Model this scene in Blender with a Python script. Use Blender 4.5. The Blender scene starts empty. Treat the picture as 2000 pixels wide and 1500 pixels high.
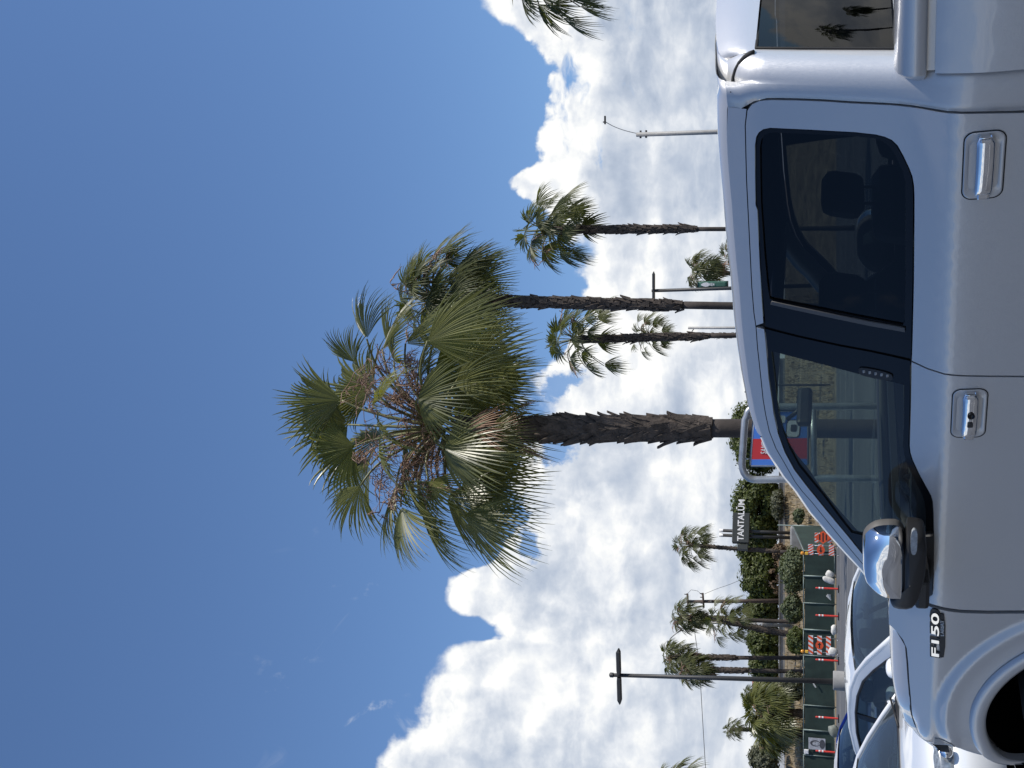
import bpy, bmesh, math, random
from mathutils import Vector as V, Matrix, noise
from mathutils.geometry import delaunay_2d_cdt
R = math.radians
SC = bpy.context.scene
COL = SC.collection

# ------------------------------------------------------------------ camera numbers (photo turned upright: u right, v down)
FPX = 2200.0
PITCH = math.atan(640 / FPX)
CAMZ = 1.60
CAM = V((0, 0, CAMZ))
CP, SP = math.cos(PITCH), math.sin(PITCH)

def ray(u, v):
    xc = (u - 750) / FPX
    yc = (1000 - v) / FPX
    return V((xc, CP - yc * SP, SP + yc * CP))

def at(u, v, Y):
    d = ray(u, v)
    return CAM + d * (Y / d.y)

def im(x, y):                       # photo as stored (lying on its side) -> upright u, v
    return (1500 - y, x)

def ati(x, y, Y):
    return at(1500 - y, x, Y)

def ppm(Y):                         # pixels per metre near the horizon at distance Y
    return FPX / (Y * CP)

def ground(y):                      # the lot is level round the truck, then climbs gently to the fence
    if y < 10: return 0.0
    if y < 67: return (y - 10) * 0.03135
    return 1.787

# ------------------------------------------------------------------ mesh builder
class MB:
    def __init__(s):
        s.v = []; s.f = []; s.m = []; s.sm = []; s.n = {}
    def add(s, verts, faces, mat=0, smooth=True, normals=None):
        o = len(s.v)
        if normals:
            for i, q in enumerate(normals): s.n[o + i] = q
        s.v.extend([tuple(p) for p in verts])
        for f in faces:
            s.f.append(tuple(i + o for i in f)); s.m.append(mat); s.sm.append(smooth)
    def box(s, c, size, rot=None, mat=0, bev=0.0):
        hx, hy, hz = size[0] / 2, size[1] / 2, size[2] / 2
        c = V(c)
        if bev <= 0:
            pts = [V((x, y, z)) for x in (-hx, hx) for y in (-hy, hy) for z in (-hz, hz)]
            fs = [(0, 1, 3, 2), (4, 6, 7, 5), (0, 4, 5, 1), (2, 3, 7, 6), (0, 2, 6, 4), (1, 5, 7, 3)]
        else:
            b = min(bev, hx * .9, hy * .9, hz * .9)
            bm = bmesh.new()
            bmesh.ops.create_cube(bm, size=1)
            for q in bm.verts: q.co = V((q.co.x * 2 * hx, q.co.y * 2 * hy, q.co.z * 2 * hz))
            bmesh.ops.bevel(bm, geom=bm.edges[:], offset=b, segments=2, affect='EDGES', profile=.5)
            bm.verts.index_update()
            pts = [q.co.copy() for q in bm.verts]; fs = [tuple(q.index for q in f.verts) for f in bm.faces]
            bm.free()
        if rot is not None: pts = [rot @ q for q in pts]
        s.add([c + q for q in pts], fs, mat, False)
    def tube(s, pts, rad, n=8, mat=0, cap=True, smooth=True):
        pts = [V(p) for p in pts]
        rad = rad if isinstance(rad, (list, tuple)) else [rad] * len(pts)
        ring = []; verts = []; faces = []
        up = None
        for i, p in enumerate(pts):
            t = (pts[min(i + 1, len(pts) - 1)] - pts[max(i - 1, 0)])
            if t.length < 1e-9: t = V((0, 0, 1))
            t.normalize()
            if up is None:
                a = V((0, 0, 1)) if abs(t.z) < .9 else V((1, 0, 0))
                up = (a - t * a.dot(t)).normalized()
            else:
                up = up - t * up.dot(t)
                up = up.normalized() if up.length > 1e-6 else V((1, 0, 0))
            w = t.cross(up)
            for k in range(n):
                a = 2 * math.pi * k / n
                verts.append(p + (up * math.cos(a) + w * math.sin(a)) * rad[i])
        for i in range(len(pts) - 1):
            for k in range(n):
                faces.append((i * n + k, i * n + (k + 1) % n, (i + 1) * n + (k + 1) % n, (i + 1) * n + k))
        if cap:
            faces.append(tuple(range(n - 1, -1, -1)))
            faces.append(tuple((len(pts) - 1) * n + k for k in range(n)))
        s.add(verts, faces, mat, smooth)
    def lathe(s, c, prof, n=24, axis=None, mat=0, smooth=True):
        c = V(c); q = (axis or Matrix.Identity(3))
        verts = []; faces = []
        for (r, h) in prof:
            for k in range(n):
                a = 2 * math.pi * k / n
                verts.append(c + q @ V((r * math.cos(a), r * math.sin(a), h)))
        for i in range(len(prof) - 1):
            for k in range(n):
                faces.append((i * n + k, i * n + (k + 1) % n, (i + 1) * n + (k + 1) % n, (i + 1) * n + k))
        s.add(verts, faces, mat, smooth)
    def grid(s, rows, mat=0, smooth=True, flip=False):
        n = len(rows[0]); verts = [p for r in rows for p in r]; faces = []
        for i in range(len(rows) - 1):
            for k in range(n - 1):
                f = (i * n + k, i * n + k + 1, (i + 1) * n + k + 1, (i + 1) * n + k)
                faces.append(f[::-1] if flip else f)
        s.add(verts, faces, mat, smooth)
    def mesh(s, name):
        me = bpy.data.meshes.new(name)
        me.from_pydata(s.v, [], s.f)
        me.polygons.foreach_set('material_index', s.m)
        me.polygons.foreach_set('use_smooth', s.sm)
        me.update()
        if s.n:
            ns = [s.n.get(i) or tuple(v.normal) for i, v in enumerate(me.vertices)]
            me.normals_split_custom_set_from_vertices(ns)
        return me
    def build(s, name, mats, parent=None, loc=None):
        me = s.mesh(name)
        for m in (mats if isinstance(mats, (list, tuple)) else [mats]): me.materials.append(m)
        o = bpy.data.objects.new(name, me); COL.objects.link(o)
        if parent is not None: o.parent = parent
        if loc is not None: o.location = loc
        return o

def tag(o, label=None, cat=None, group=None, kind=None):
    if label: o['label'] = label
    if cat: o['category'] = cat
    if group: o['group'] = group
    if kind: o['kind'] = kind
    return o

def thing(name, label, cat, loc=(0, 0, 0), rotz=0.0, group=None, mat=None):
    o = bpy.data.objects.new(name, None); COL.objects.link(o)
    o.empty_display_size = .2
    if mat is not None: o.matrix_world = mat
    else:
        o.location = loc; o.rotation_euler = (0, 0, rotz)
    return tag(o, label, cat, group)

def dup(root, label, loc=None, rotz=None, scale=None):
    r = root.copy(); COL.objects.link(r)
    r['label'] = label
    if loc is not None: r.location = loc
    if rotz is not None: r.rotation_euler = (0, 0, rotz)
    if scale is not None: r.scale = scale
    for ch in list(root.children):
        c = ch.copy(); COL.objects.link(c); c.parent = r
        for g in list(ch.children):
            d = g.copy(); COL.objects.link(d); d.parent = c
    return r

def bez(a, b, c, n=10):
    a, b, c = V(a), V(b), V(c)
    return [a * (1 - t) ** 2 + b * 2 * t * (1 - t) + c * t * t for t in [i / n for i in range(n + 1)]]

def lerp_curve(tab, x):
    if x <= tab[0][0]: return tab[0][1]
    for (a, b), (c, d) in zip(tab, tab[1:]):
        if x <= c: return b + (d - b) * (x - a) / (c - a)
    return tab[-1][1]

def text_mesh(mb, txt, origin, right, up, height, depth, mat=0, align='LEFT', stretch=1.0, bold=0.0):
    cu = bpy.data.curves.new('lettering', 'FONT'); cu.body = txt; cu.size = 1.0
    cu.align_x = align; cu.extrude = .5; cu.offset = bold; cu.resolution_u = 3
    ob = bpy.data.objects.new('lettering', cu); COL.objects.link(ob)
    dg = bpy.context.evaluated_depsgraph_get(); dg.update()
    me = ob.evaluated_get(dg).to_mesh()
    right = V(right).normalized(); up = V(up).normalized(); nor = right.cross(up)
    k = height / .70
    vs = [V(origin) + right * (q.co.x * k * stretch) + up * (q.co.y * k) + nor * (q.co.z * 2 * depth) for q in me.vertices]
    mb.add(vs, [tuple(p.vertices) for p in me.polygons], mat, False)
    ob.evaluated_get(dg).to_mesh_clear()
    bpy.data.objects.remove(ob); bpy.data.curves.remove(cu)

# ------------------------------------------------------------------ materials
def newmat(name):
    m = bpy.data.materials.new(name); m.use_nodes = True
    nt = m.node_tree; b = nt.nodes['Principled BSDF']
    return m, nt, b

def pbr(name, col, rough=.5, metal=0.0, var=0.0, vscale=6.0, bump=0.0, bscale=40.0, spec=None, coat=0.0, col2=None, detail=5, obj=True):
    m, nt, b = newmat(name)
    b.inputs['Roughness'].default_value = rough
    b.inputs['Metallic'].default_value = metal
    if spec is not None: b.inputs['Specular IOR Level'].default_value = spec
    if coat: b.inputs['Coat Weight'].default_value = coat; b.inputs['Coat Roughness'].default_value = .04
    c = (*col, 1)
    b.inputs['Base Color'].default_value = c
    tc = nt.nodes.new('ShaderNodeTexCoord')
    if var or col2:
        n = nt.nodes.new('ShaderNodeTexNoise'); n.inputs['Scale'].default_value = vscale; n.inputs['Detail'].default_value = detail
        n.inputs['Roughness'].default_value = .65
        nt.links.new(tc.outputs['Object'], n.inputs['Vector'])
        rp = nt.nodes.new('ShaderNodeValToRGB')
        lo = tuple(max(0, k * (1 - var)) for k in col); hi = col2 or tuple(min(1, k * (1 + var)) for k in col)
        rp.color_ramp.elements[0].color = (*lo, 1); rp.color_ramp.elements[1].color = (*hi, 1)
        rp.color_ramp.elements[0].position = .32; rp.color_ramp.elements[1].position = .68
        nt.links.new(n.outputs['Fac'], rp.inputs['Fac']); nt.links.new(rp.outputs['Color'], b.inputs['Base Color'])
    if bump:
        n2 = nt.nodes.new('ShaderNodeTexNoise'); n2.inputs['Scale'].default_value = bscale; n2.inputs['Detail'].default_value = 4
        nt.links.new(tc.outputs['Object'], n2.inputs['Vector'])
        bp = nt.nodes.new('ShaderNodeBump'); bp.inputs['Strength'].default_value = bump; bp.inputs['Distance'].default_value = .02
        nt.links.new(n2.outputs['Fac'], bp.inputs['Height']); nt.links.new(bp.outputs['Normal'], b.inputs['Normal'])
    return m

def leafmat(name, col, col2, trans=.35, rough=.45, vscale=1.3, spec=.4, tcol=None):
    m, nt, b = newmat(name)
    N = nt.nodes; L = nt.links
    tc = N.new('ShaderNodeTexCoord')
    n = N.new('ShaderNodeTexNoise'); n.inputs['Scale'].default_value = vscale; n.inputs['Detail'].default_value = 4
    L.new(tc.outputs['Object'], n.inputs['Vector'])
    g = N.new('ShaderNodeNewGeometry')
    ad = N.new('ShaderNodeMath'); ad.operation = 'MULTIPLY_ADD'
    L.new(g.outputs['Random Per Island'], ad.inputs[0]); ad.inputs[1].default_value = .36; 
    mu = N.new('ShaderNodeMath'); mu.operation = 'MULTIPLY'; mu.inputs[1].default_value = .74
    L.new(n.outputs['Fac'], mu.inputs[0]); L.new(mu.outputs[0], ad.inputs[2])
    rp = N.new('ShaderNodeValToRGB')
    rp.color_ramp.elements[0].color = (*col, 1); rp.color_ramp.elements[1].color = (*col2, 1)
    rp.color_ramp.elements[0].position = .2; rp.color_ramp.elements[1].position = .85
    L.new(ad.outputs[0], rp.inputs['Fac']); L.new(rp.outputs['Color'], b.inputs['Base Color'])
    b.inputs['Roughness'].default_value = rough; b.inputs['Specular IOR Level'].default_value = spec
    tr = N.new('ShaderNodeBsdfTranslucent')
    tint = N.new('ShaderNodeMixRGB'); tint.blend_type = 'MULTIPLY'; tint.inputs[0].default_value = 1
    tint.inputs[2].default_value = (*(tcol or (1.6, 1.7, .6)), 1)
    L.new(rp.outputs['Color'], tint.inputs[1]); L.new(tint.outputs[0], tr.inputs['Color'])
    mx = N.new('ShaderNodeMixShader'); mx.inputs[0].default_value = trans
    L.new(b.outputs[0], mx.inputs[1]); L.new(tr.outputs[0], mx.inputs[2])
    L.new(mx.outputs[0], N['Material Output'].inputs['Surface'])
    return m

def glassmat(name, tint, refl=1.0, rough=.0, glare=0.0, glarecol=(.3, .35, .33)):
    m, nt, b = newmat(name)
    N = nt.nodes; L = nt.links; N.remove(b)
    t = N.new('ShaderNodeBsdfTransparent'); t.inputs['Color'].default_value = (*tint, 1)
    g = N.new('ShaderNodeBsdfGlossy'); g.inputs['Roughness'].default_value = rough
    gg = N.new('ShaderNodeNewGeometry'); dt = N.new('ShaderNodeVectorMath'); dt.operation = 'DOT_PRODUCT'
    L.new(gg.outputs['Normal'], dt.inputs[0]); L.new(gg.outputs['Incoming'], dt.inputs[1])
    def mm(op, a, b_=None, c=None):
        n = N.new('ShaderNodeMath'); n.operation = op; n.use_clamp = True
        for i_, q in enumerate((a, b_, c)):
            if q is None: continue
            if isinstance(q, (int, float)): n.inputs[i_].default_value = q
            else: L.new(q, n.inputs[i_])
        return n
    ab = mm('ABSOLUTE', dt.outputs['Value']); iv = mm('SUBTRACT', 1.0, ab.outputs[0]); pw = mm('POWER', iv.outputs[0], 5.0)
    f = mm('MULTIPLY_ADD', pw.outputs[0], .95, .045)
    mu = N.new('ShaderNodeMath'); mu.operation = 'MULTIPLY'; mu.inputs[1].default_value = refl; mu.use_clamp = True
    L.new(f.outputs[0], mu.inputs[0])
    mx = N.new('ShaderNodeMixShader'); L.new(mu.outputs[0], mx.inputs[0])
    L.new(t.outputs[0], mx.inputs[1]); L.new(g.outputs[0], mx.inputs[2])
    out = mx
    if glare > 0:  # diffuse share imitating pale reflections, mixed into the glass colour
        d = N.new('ShaderNodeBsdfDiffuse'); d.inputs['Color'].default_value = (*glarecol, 1)
        m2 = N.new('ShaderNodeMixShader'); m2.inputs[0].default_value = glare
        L.new(mx.outputs[0], m2.inputs[1]); L.new(d.outputs[0], m2.inputs[2]); out = m2
    L.new(out.outputs[0], N['Material Output'].inputs['Surface'])
    return m

def flake_paint(name, col, metal=.75, rough=.33, flake=.25, coat=1.0):
    m, nt, b = newmat(name)
    N = nt.nodes; L = nt.links
    b.inputs['Base Color'].default_value = (*col, 1); b.inputs['Metallic'].default_value = metal
    b.inputs['Roughness'].default_value = rough
    b.inputs['Coat Weight'].default_value = coat; b.inputs['Coat Roughness'].default_value = .03
    if flake:
        tc = N.new('ShaderNodeTexCoord')
        vo = N.new('ShaderNodeTexVoronoi'); vo.inputs['Scale'].default_value = 700
        L.new(tc.outputs['Object'], vo.inputs['Vector'])
        g = N.new('ShaderNodeNewGeometry')
        sb = N.new('ShaderNodeVectorMath'); sb.operation = 'SUBTRACT'; sb.inputs[1].default_value = (.5, .5, .5)
        L.new(vo.outputs['Color'], sb.inputs[0])
        sc = N.new('ShaderNodeVectorMath'); sc.operation = 'SCALE'; sc.inputs['Scale'].default_value = flake
        L.new(sb.outputs[0], sc.inputs[0])
        ad = N.new('ShaderNodeVectorMath'); ad.operation = 'ADD'
        L.new(g.outputs['Normal'], ad.inputs[0]); L.new(sc.outputs[0], ad.inputs[1])
        nm = N.new('ShaderNodeVectorMath'); nm.operation = 'NORMALIZE'
        L.new(ad.outputs[0], nm.inputs[0]); L.new(nm.outputs[0], b.inputs['Normal'])
        n0 = N.new('ShaderNodeNewGeometry'); L.new(n0.outputs['Normal'], b.inputs['Coat Normal'])
    return m
# ------------------------------------------------------------------ camera, sun, sky
cd = bpy.data.cameras.new('camera'); cam = bpy.data.objects.new('camera', cd); COL.objects.link(cam)
cd.sensor_fit = 'HORIZONTAL'; cd.sensor_width = 36; cd.lens = FPX / 2000 * 36
cd.clip_start = .05; cd.clip_end = 4000
fw = V((0, CP, SP)); upc = V((0, -SP, CP)); rt = V((1, 0, 0))
# the phone was held upright and the picture stored on its side: picture right = world down, picture up = world right
X, Yv, Z = -upc, rt, -fw
cam.matrix_world = Matrix(((X.x, Yv.x, Z.x, CAM.x), (X.y, Yv.y, Z.y, CAM.y), (X.z, Yv.z, Z.z, CAM.z), (0, 0, 0, 1)))
SC.camera = cam

SUN_AZ, SUN_EL = R(-19), R(48)             # from the right, a little towards the camera
sv = V((math.cos(SUN_EL) * math.cos(SUN_AZ), math.cos(SUN_EL) * math.sin(SUN_AZ), math.sin(SUN_EL)))
sl = bpy.data.lights.new('sun', 'SUN'); sl.energy = 4.2; sl.angle = R(.53); sl.color = (1, .95, .87)
so = bpy.data.objects.new('sun', sl); COL.objects.link(so)
so.rotation_euler = sv.to_track_quat('Z', 'Y').to_euler(); so.location = (10, 0, 30)

SC.view_settings.view_transform = 'Standard'; SC.view_settings.look = 'None'
SC.view_settings.exposure = .12; SC.view_settings.gamma = 1
SC.cycles.max_bounces = 8; SC.cycles.transparent_max_bounces = 24; SC.cycles.glossy_bounces = 4; SC.cycles.transmission_bounces = 6
SC.cycles.caustics_reflective = False; SC.cycles.caustics_refractive = False
SC.cycles.sample_clamp_indirect = 6

W = bpy.data.worlds.new('World'); SC.world = W; W.use_nodes = True
nt = W.node_tree; N = nt.nodes; L = nt.links
N.clear()
def socket(a, inp):
    if hasattr(a, 'links') or hasattr(a, 'is_linked'): L.new(a, inp)
    else: inp.default_value = a
def M(op, a, b=None, c=None, clamp=False):
    n = N.new('ShaderNodeMath'); n.operation = op; n.use_clamp = clamp
    socket(a, n.inputs[0])
    if b is not None: socket(b, n.inputs[1])
    if c is not None: socket(c, n.inputs[2])
    return n.outputs[0]
def SS(x, lo, hi):
    n = N.new('ShaderNodeMapRange'); n.interpolation_type = 'SMOOTHSTEP'
    socket(x, n.inputs['Value']); socket(lo, n.inputs['From Min']); socket(hi, n.inputs['From Max'])
    return n.outputs['Result']
def VEC(x, y, z):
    n = N.new('ShaderNodeCombineXYZ'); socket(x, n.inputs[0]); socket(y, n.inputs[1]); socket(z, n.inputs[2]); return n.outputs[0]
def NOI(vec, scale, det=7, rough=.55, dist=0.0):
    n = N.new('ShaderNodeTexNoise'); n.noise_dimensions = '2D'; n.inputs['Scale'].default_value = scale; n.inputs['Detail'].default_value = det
    n.inputs['Roughness'].default_value = rough; n.inputs['Distortion'].default_value = dist
    L.new(vec, n.inputs['Vector']); return n.outputs['Fac']
def VOR(vec, scale, det=3, rough=.5):
    n = N.new('ShaderNodeTexVoronoi'); n.voronoi_dimensions = '2D'; n.feature = 'F1'; n.inputs['Scale'].default_value = scale
    n.inputs['Detail'].default_value = det; n.inputs['Roughness'].default_value = rough; pass
    n.normalize = True
    L.new(vec, n.inputs['Vector']); return n.outputs['Distance']
def MIXC(f, a, b):
    n = N.new('ShaderNodeMix'); n.data_type = 'RGBA'
    socket(f, n.inputs[0])
    for v, i in ((a, 6), (b, 7)):
        if isinstance(v, tuple): n.inputs[i].default_value = (*v, 1)
        else: L.new(v, n.inputs[i])
    return n.outputs[2]
def CURVE(x, pts):
    n = N.new('ShaderNodeFloatCurve'); c = n.mapping.curves[0]
    pts = sorted(pts)
    c.points[0].location = pts[0]; c.points[1].location = pts[-1]
    for p in pts[1:-1]: c.points.new(*p)
    for p in c.points: p.handle_type = 'AUTO'
    n.mapping.update(); socket(x, n.inputs['Value']); return n.outputs[0]

tc = N.new('ShaderNodeTexCoord'); sp = N.new('ShaderNodeSeparateXYZ'); L.new(tc.outputs['Generated'], sp.inputs[0])
az = M('ARCTAN2', sp.outputs[0], sp.outputs[1])
el = M('ARCSINE', sp.outputs[2])
P = VEC(az, el, 0.0)

def ae(u, v):
    d = ray(u, v).normalized()
    return math.atan2(d.x, d.y), math.asin(d.z)
# elevation of the top of the cloud bank along the horizon
TOP = [(-200, 1150), (-120, 900), (-60, 730), (0, 735), (60, 785), (110, 812), (180, 815), (230, 845), (250, 905), (268, 985), (290, 945), (315, 890), (340, 872), (375, 885), (400, 960), (430, 1000), (480, 1010),
       (540, 1010), (620, 1030), (660, 1060), (700, 1040), (750, 1010), (790, 1060), (850, 1090), (905, 1115), (960, 1110), (1010, 1120), (1060, 1105), (1100, 1075),
       (1140, 1040), (1180, 1075), (1220, 1105), (1290, 1118), (1340, 1100), (1400, 1055), (1440, 1010), (1500, 915), (1540, 890), (1580, 1000), (1640, 1180), (1690, 1260)]
AZR = R(24)
xin = M('MULTIPLY_ADD', az, 1 / (2 * AZR), .5, clamp=True)
pts = []
for (u, v) in TOP:
    a, e = ae(u, v - (26 if v < 1150 else 0)); pts.append(((a / (2 * AZR)) + .5, e / R(30)))
H = M('MULTIPLY', CURVE(xin, pts), R(30))

def warp(vec, scale, amt):
    w = N.new('ShaderNodeVectorMath'); w.operation = 'ADD'
    nz = N.new('ShaderNodeTexNoise'); nz.noise_dimensions = '2D'; nz.inputs['Scale'].default_value = scale; nz.inputs['Detail'].default_value = 4
    L.new(vec, nz.inputs['Vector'])
    s2 = N.new('ShaderNodeVectorMath'); s2.operation = 'SCALE'; s2.inputs['Scale'].default_value = amt
    c2 = N.new('ShaderNodeVectorMath'); c2.operation = 'SUBTRACT'; c2.inputs[1].default_value = (.5, .5, .5)
    L.new(nz.outputs['Color'], c2.inputs[0]); L.new(c2.outputs[0], s2.inputs[0])
    L.new(vec, w.inputs[0]); L.new(s2.outputs[0], w.inputs[1])
    return w.outputs[0]
def cloud_height(vec):              # lumpy cumulus relief, large to small
    a = VOR(warp(vec, 22, .03), 17, 3, .55)
    b = NOI(vec, 7, 7, .58)
    return M('ADD', M('MULTIPLY', M('SUBTRACT', 1.0, a), .5), M('MULTIPLY', b, .9))
h0 = cloud_height(P)
off = N.new('ShaderNodeVectorMath'); off.operation = 'ADD'; L.new(P, off.inputs[0]); off.inputs[1].default_value = (.010, .013, 0)
h1 = cloud_height(off.outputs[0])
relief = M('SUBTRACT', h0, h1)

depth = M('DIVIDE', M('SUBTRACT', H, el), R(1.5))                  # >0 inside the bank
dens = M('ADD', M('MINIMUM', depth, 2.8), M('MULTIPLY_ADD', h0, 4.2, -3.55))
edge = M('MULTIPLY_ADD', NOI(P, 5.0, 2, .5), 2.2, -.55)
alpha = SS(dens, 0.0, M('MAXIMUM', edge, .30))
# gaps of blue in the bank
gap = NOI(warp(VEC(M('MULTIPLY_ADD', az, 5.0, 3.1), M('MULTIPLY_ADD', el, 9.0, 4.4), 0.0), 3.0, .25), 1.0, 7, .6)
alpha = M('MULTIPLY', alpha, M('SUBTRACT', 1.0, M('MULTIPLY', SS(gap, .66, .76), SS(el, R(6.0), R(9)))))
wn = M('MULTIPLY', M('SUBTRACT', NOI(P, 24, 7, .62), .5), 4.2)
for (u, v, ru, rv) in ((640, 1098, 50, 58), (757, 1090, 42, 58), (452, 1035, 46, 22), (930, 1125, 60, 22)):
    a0, e0 = ae(u, v)
    da = M('MULTIPLY', M('SUBTRACT', az, a0), FPX / ru); de = M('MULTIPLY', M('SUBTRACT', el, e0), FPX / rv)
    dd_ = M('ADD', M('SQRT', M('ADD', M('MULTIPLY', da, da), M('MULTIPLY', de, de))), wn)
    alpha = M('MULTIPLY', alpha, M('MULTIPLY_ADD', SS(dd_, .35, 1.0), .92, .08))
# thin wisps higher up
wv = VEC(M('MULTIPLY_ADD', az, 1.0, 7.35), M('MULTIPLY', el, 1.0), 0.0)
wisp = M('MULTIPLY', SS(NOI(wv, 16, 8, .6, .6), .60, .80), M('MULTIPLY', SS(el, R(30), R(22)), SS(az, R(-6.0), R(-10.5))))
alpha = M('MAXIMUM', alpha, M('MULTIPLY', wisp, .4))

# the body of the bank: bright heaps over grey flat undersides, drawn out flatter towards the horizon
lowel = M('POWER', M('MAXIMUM', M('ADD', el, .03), .001), .55)
low = SS(el, R(13), R(4.0))
deep = SS(dens, .4, 3.4)
bz = warp(VEC(M('MULTIPLY', az, 9.5), M('MULTIPLY', lowel, 15.5), 0.0), 1.4, .55)
n1 = SS(NOI(bz, 1.0, 6, .56), .33, .67)
fz = warp(VEC(M('MULTIPLY', az, 38.0), M('MULTIPLY', lowel, 46.0), 0.0), 1.2, .7)
n2 = NOI(fz, 1.0, 5, .6)
sb = VEC(M('MULTIPLY', az, 1.6), M('MULTIPLY', lowel, 17.0), 0.0)
band = SS(NOI(warp(sb, 1.3, .3), 1.0, 2, .5), .46, .66)
light = M('ADD', M('MULTIPLY_ADD', n1, .48, .43), M('MULTIPLY', M('SUBTRACT', n2, .5), .40))
light = M('ADD', light, M('MULTIPLY', relief, M('MULTIPLY_ADD', low, -.9, 2.1)))
light = M('SUBTRACT', light, M('MULTIPLY', M('MULTIPLY', band, M('MULTIPLY_ADD', low, .32, .10)), deep))
light = M('ADD', light, M('MULTIPLY', M('SUBTRACT', 1.0, deep), .30))
rp = N.new('ShaderNodeValToRGB'); L.new(M('MULTIPLY', light, 1.0, clamp=True), rp.inputs[0])
e = rp.color_ramp.elements
e[0].position = 0.0; e[0].color = (.34, .41, .53, 1)
e[1].position = 1.0; e[1].color = (.93, .935, .925, 1)
for p, c in ((.28, (.46, .525, .635, 1)), (.55, (.60, .65, .73, 1)), (.8, (.77, .80, .845, 1))):
    q = e.new(p); q.color = c

sky = N.new('ShaderNodeTexSky'); sky.sky_type = 'NISHITA'; sky.sun_disc = False
sky.sun_elevation = SUN_EL; sky.sun_rotation = math.pi / 2 - SUN_AZ
sky.air_density = 1.0; sky.dust_density = .3; sky.ozone_density = 2.2; sky.altitude = 20
b1 = N.new('ShaderNodeBackground'); b1.inputs['Strength'].default_value = .089; gain = N.new('ShaderNodeMix'); gain.data_type = 'RGBA'; gain.blend_type = 'MULTIPLY'; gain.inputs[0].default_value = 1; L.new(sky.outputs[0], gain.inputs[6]); gain.inputs[7].default_value = (1.04, 1.22, 1.45, 1); L.new(gain.outputs[2], b1.inputs[0])
b2 = N.new('ShaderNodeBackground'); b2.inputs['Strength'].default_value = 1.0; L.new(rp.outputs[0], b2.inputs[0])
mx = N.new('ShaderNodeMixShader'); L.new(alpha, mx.inputs[0]); L.new(b1.outputs[0], mx.inputs[1]); L.new(b2.outputs[0], mx.inputs[2])
wo = N.new('ShaderNodeOutputWorld'); L.new(mx.outputs[0], wo.inputs[0])
W.cycles.sampling_method = 'MANUAL'; W.cycles.sample_map_resolution = 512
# ------------------------------------------------------------------ fan palms
M_FROND = leafmat('palm_frond', (.036, .054, .017), (.245, .250, .090), trans=.42, rough=.34, vscale=.9, spec=.55, tcol=(1.7, 1.6, .5))
M_FRONDF = leafmat('palm_frond_far', (.034, .046, .016), (.150, .155, .058), trans=.33, rough=.45, vscale=.7, spec=.4)
M_STALK = pbr('palm_leaf_stalk', (.15, .15, .055), .5, var=.4, vscale=3)
M_DRY = pbr('palm_dry_stalk', (.30, .19, .135), .75, var=.35, vscale=5)
M_BOOT = pbr('palm_boots', (.075, .058, .046), .85, var=.55, vscale=7, bump=.5, bscale=30)
M_BARK = pbr('palm_bark', (.046, .036, .030), .85, var=.3, vscale=4, bump=.4, bscale=50)
GRAV = V((0, 0, -1))

def fan(mb, base, axis, nor, Lb, phim, nseg, nstep, fused, droop, fold, rng, pleat, mat=0, tip=.25, wind=V((0, 0, 0))):
    axis = axis.normalized(); nor = (nor - axis * nor.dot(axis)).normalized()
    B = nor.cross(axis)
    dphi = 2 * phim / nseg
    for i in range(nseg):
        ph = -phim + (i + .5) * dphi
        c, s_ = math.cos(ph), math.sin(ph)
        d = axis * c + B * s_; side = B * c - axis * s_
        Ls = Lb * (.64 + .36 * max(0, math.cos(ph * .80))) * rng.uniform(.9, 1.08)
        dr = droop * rng.uniform(.55, 1.5)
        tw = rng.uniform(-.05, .05)
        vs = []; fs = []
        for k in range(nstep + 1):
            r = (k / nstep)
            rr = .04 + .96 * r
            hw = math.tan(dphi / 2) * Ls * 1.04
            w = hw * rr if rr < fused else hw * fused * (1 - (rr - fused) / (1 - fused)) ** .75
            if k == nstep: w = hw * .03
            fl = max(0, rr - tip)
            p = base + d * (Ls * rr) + nor * (Ls * (-fold * rr * (s_ * s_)) + tw * Ls * rr * rr) + (GRAV * dr + wind) * (Ls * fl * fl)
            # the segment shortens along its run as it bends over
            p = p - d * (Ls * fl * fl * fl * dr * .45)
            vs += [p - side * w - nor * (w * pleat), p + nor * (w * pleat), p + side * w - nor * (w * pleat)]
        for k in range(nstep):
            o = k * 3
            fs += [(o, o + 1, o + 4, o + 3), (o + 1, o + 2, o + 5, o + 4)]
        mb.add(vs, fs, mat, False)

def petiole(mb, a, b, sag, r0, r1, n=7, sides=5, mat=1):
    a, b = V(a), V(b)
    pts = []
    for i in range(n + 1):
        t = i / n
        pts.append(a.lerp(b, t) + V((0, 0, 1)) * (sag * math.sin(math.pi * t)))
    mb.tube(pts, [r0 + (r1 - r0) * i / n for i in range(n + 1)], sides, mat)
    return (pts[-1] - pts[-2]).normalized()

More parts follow.
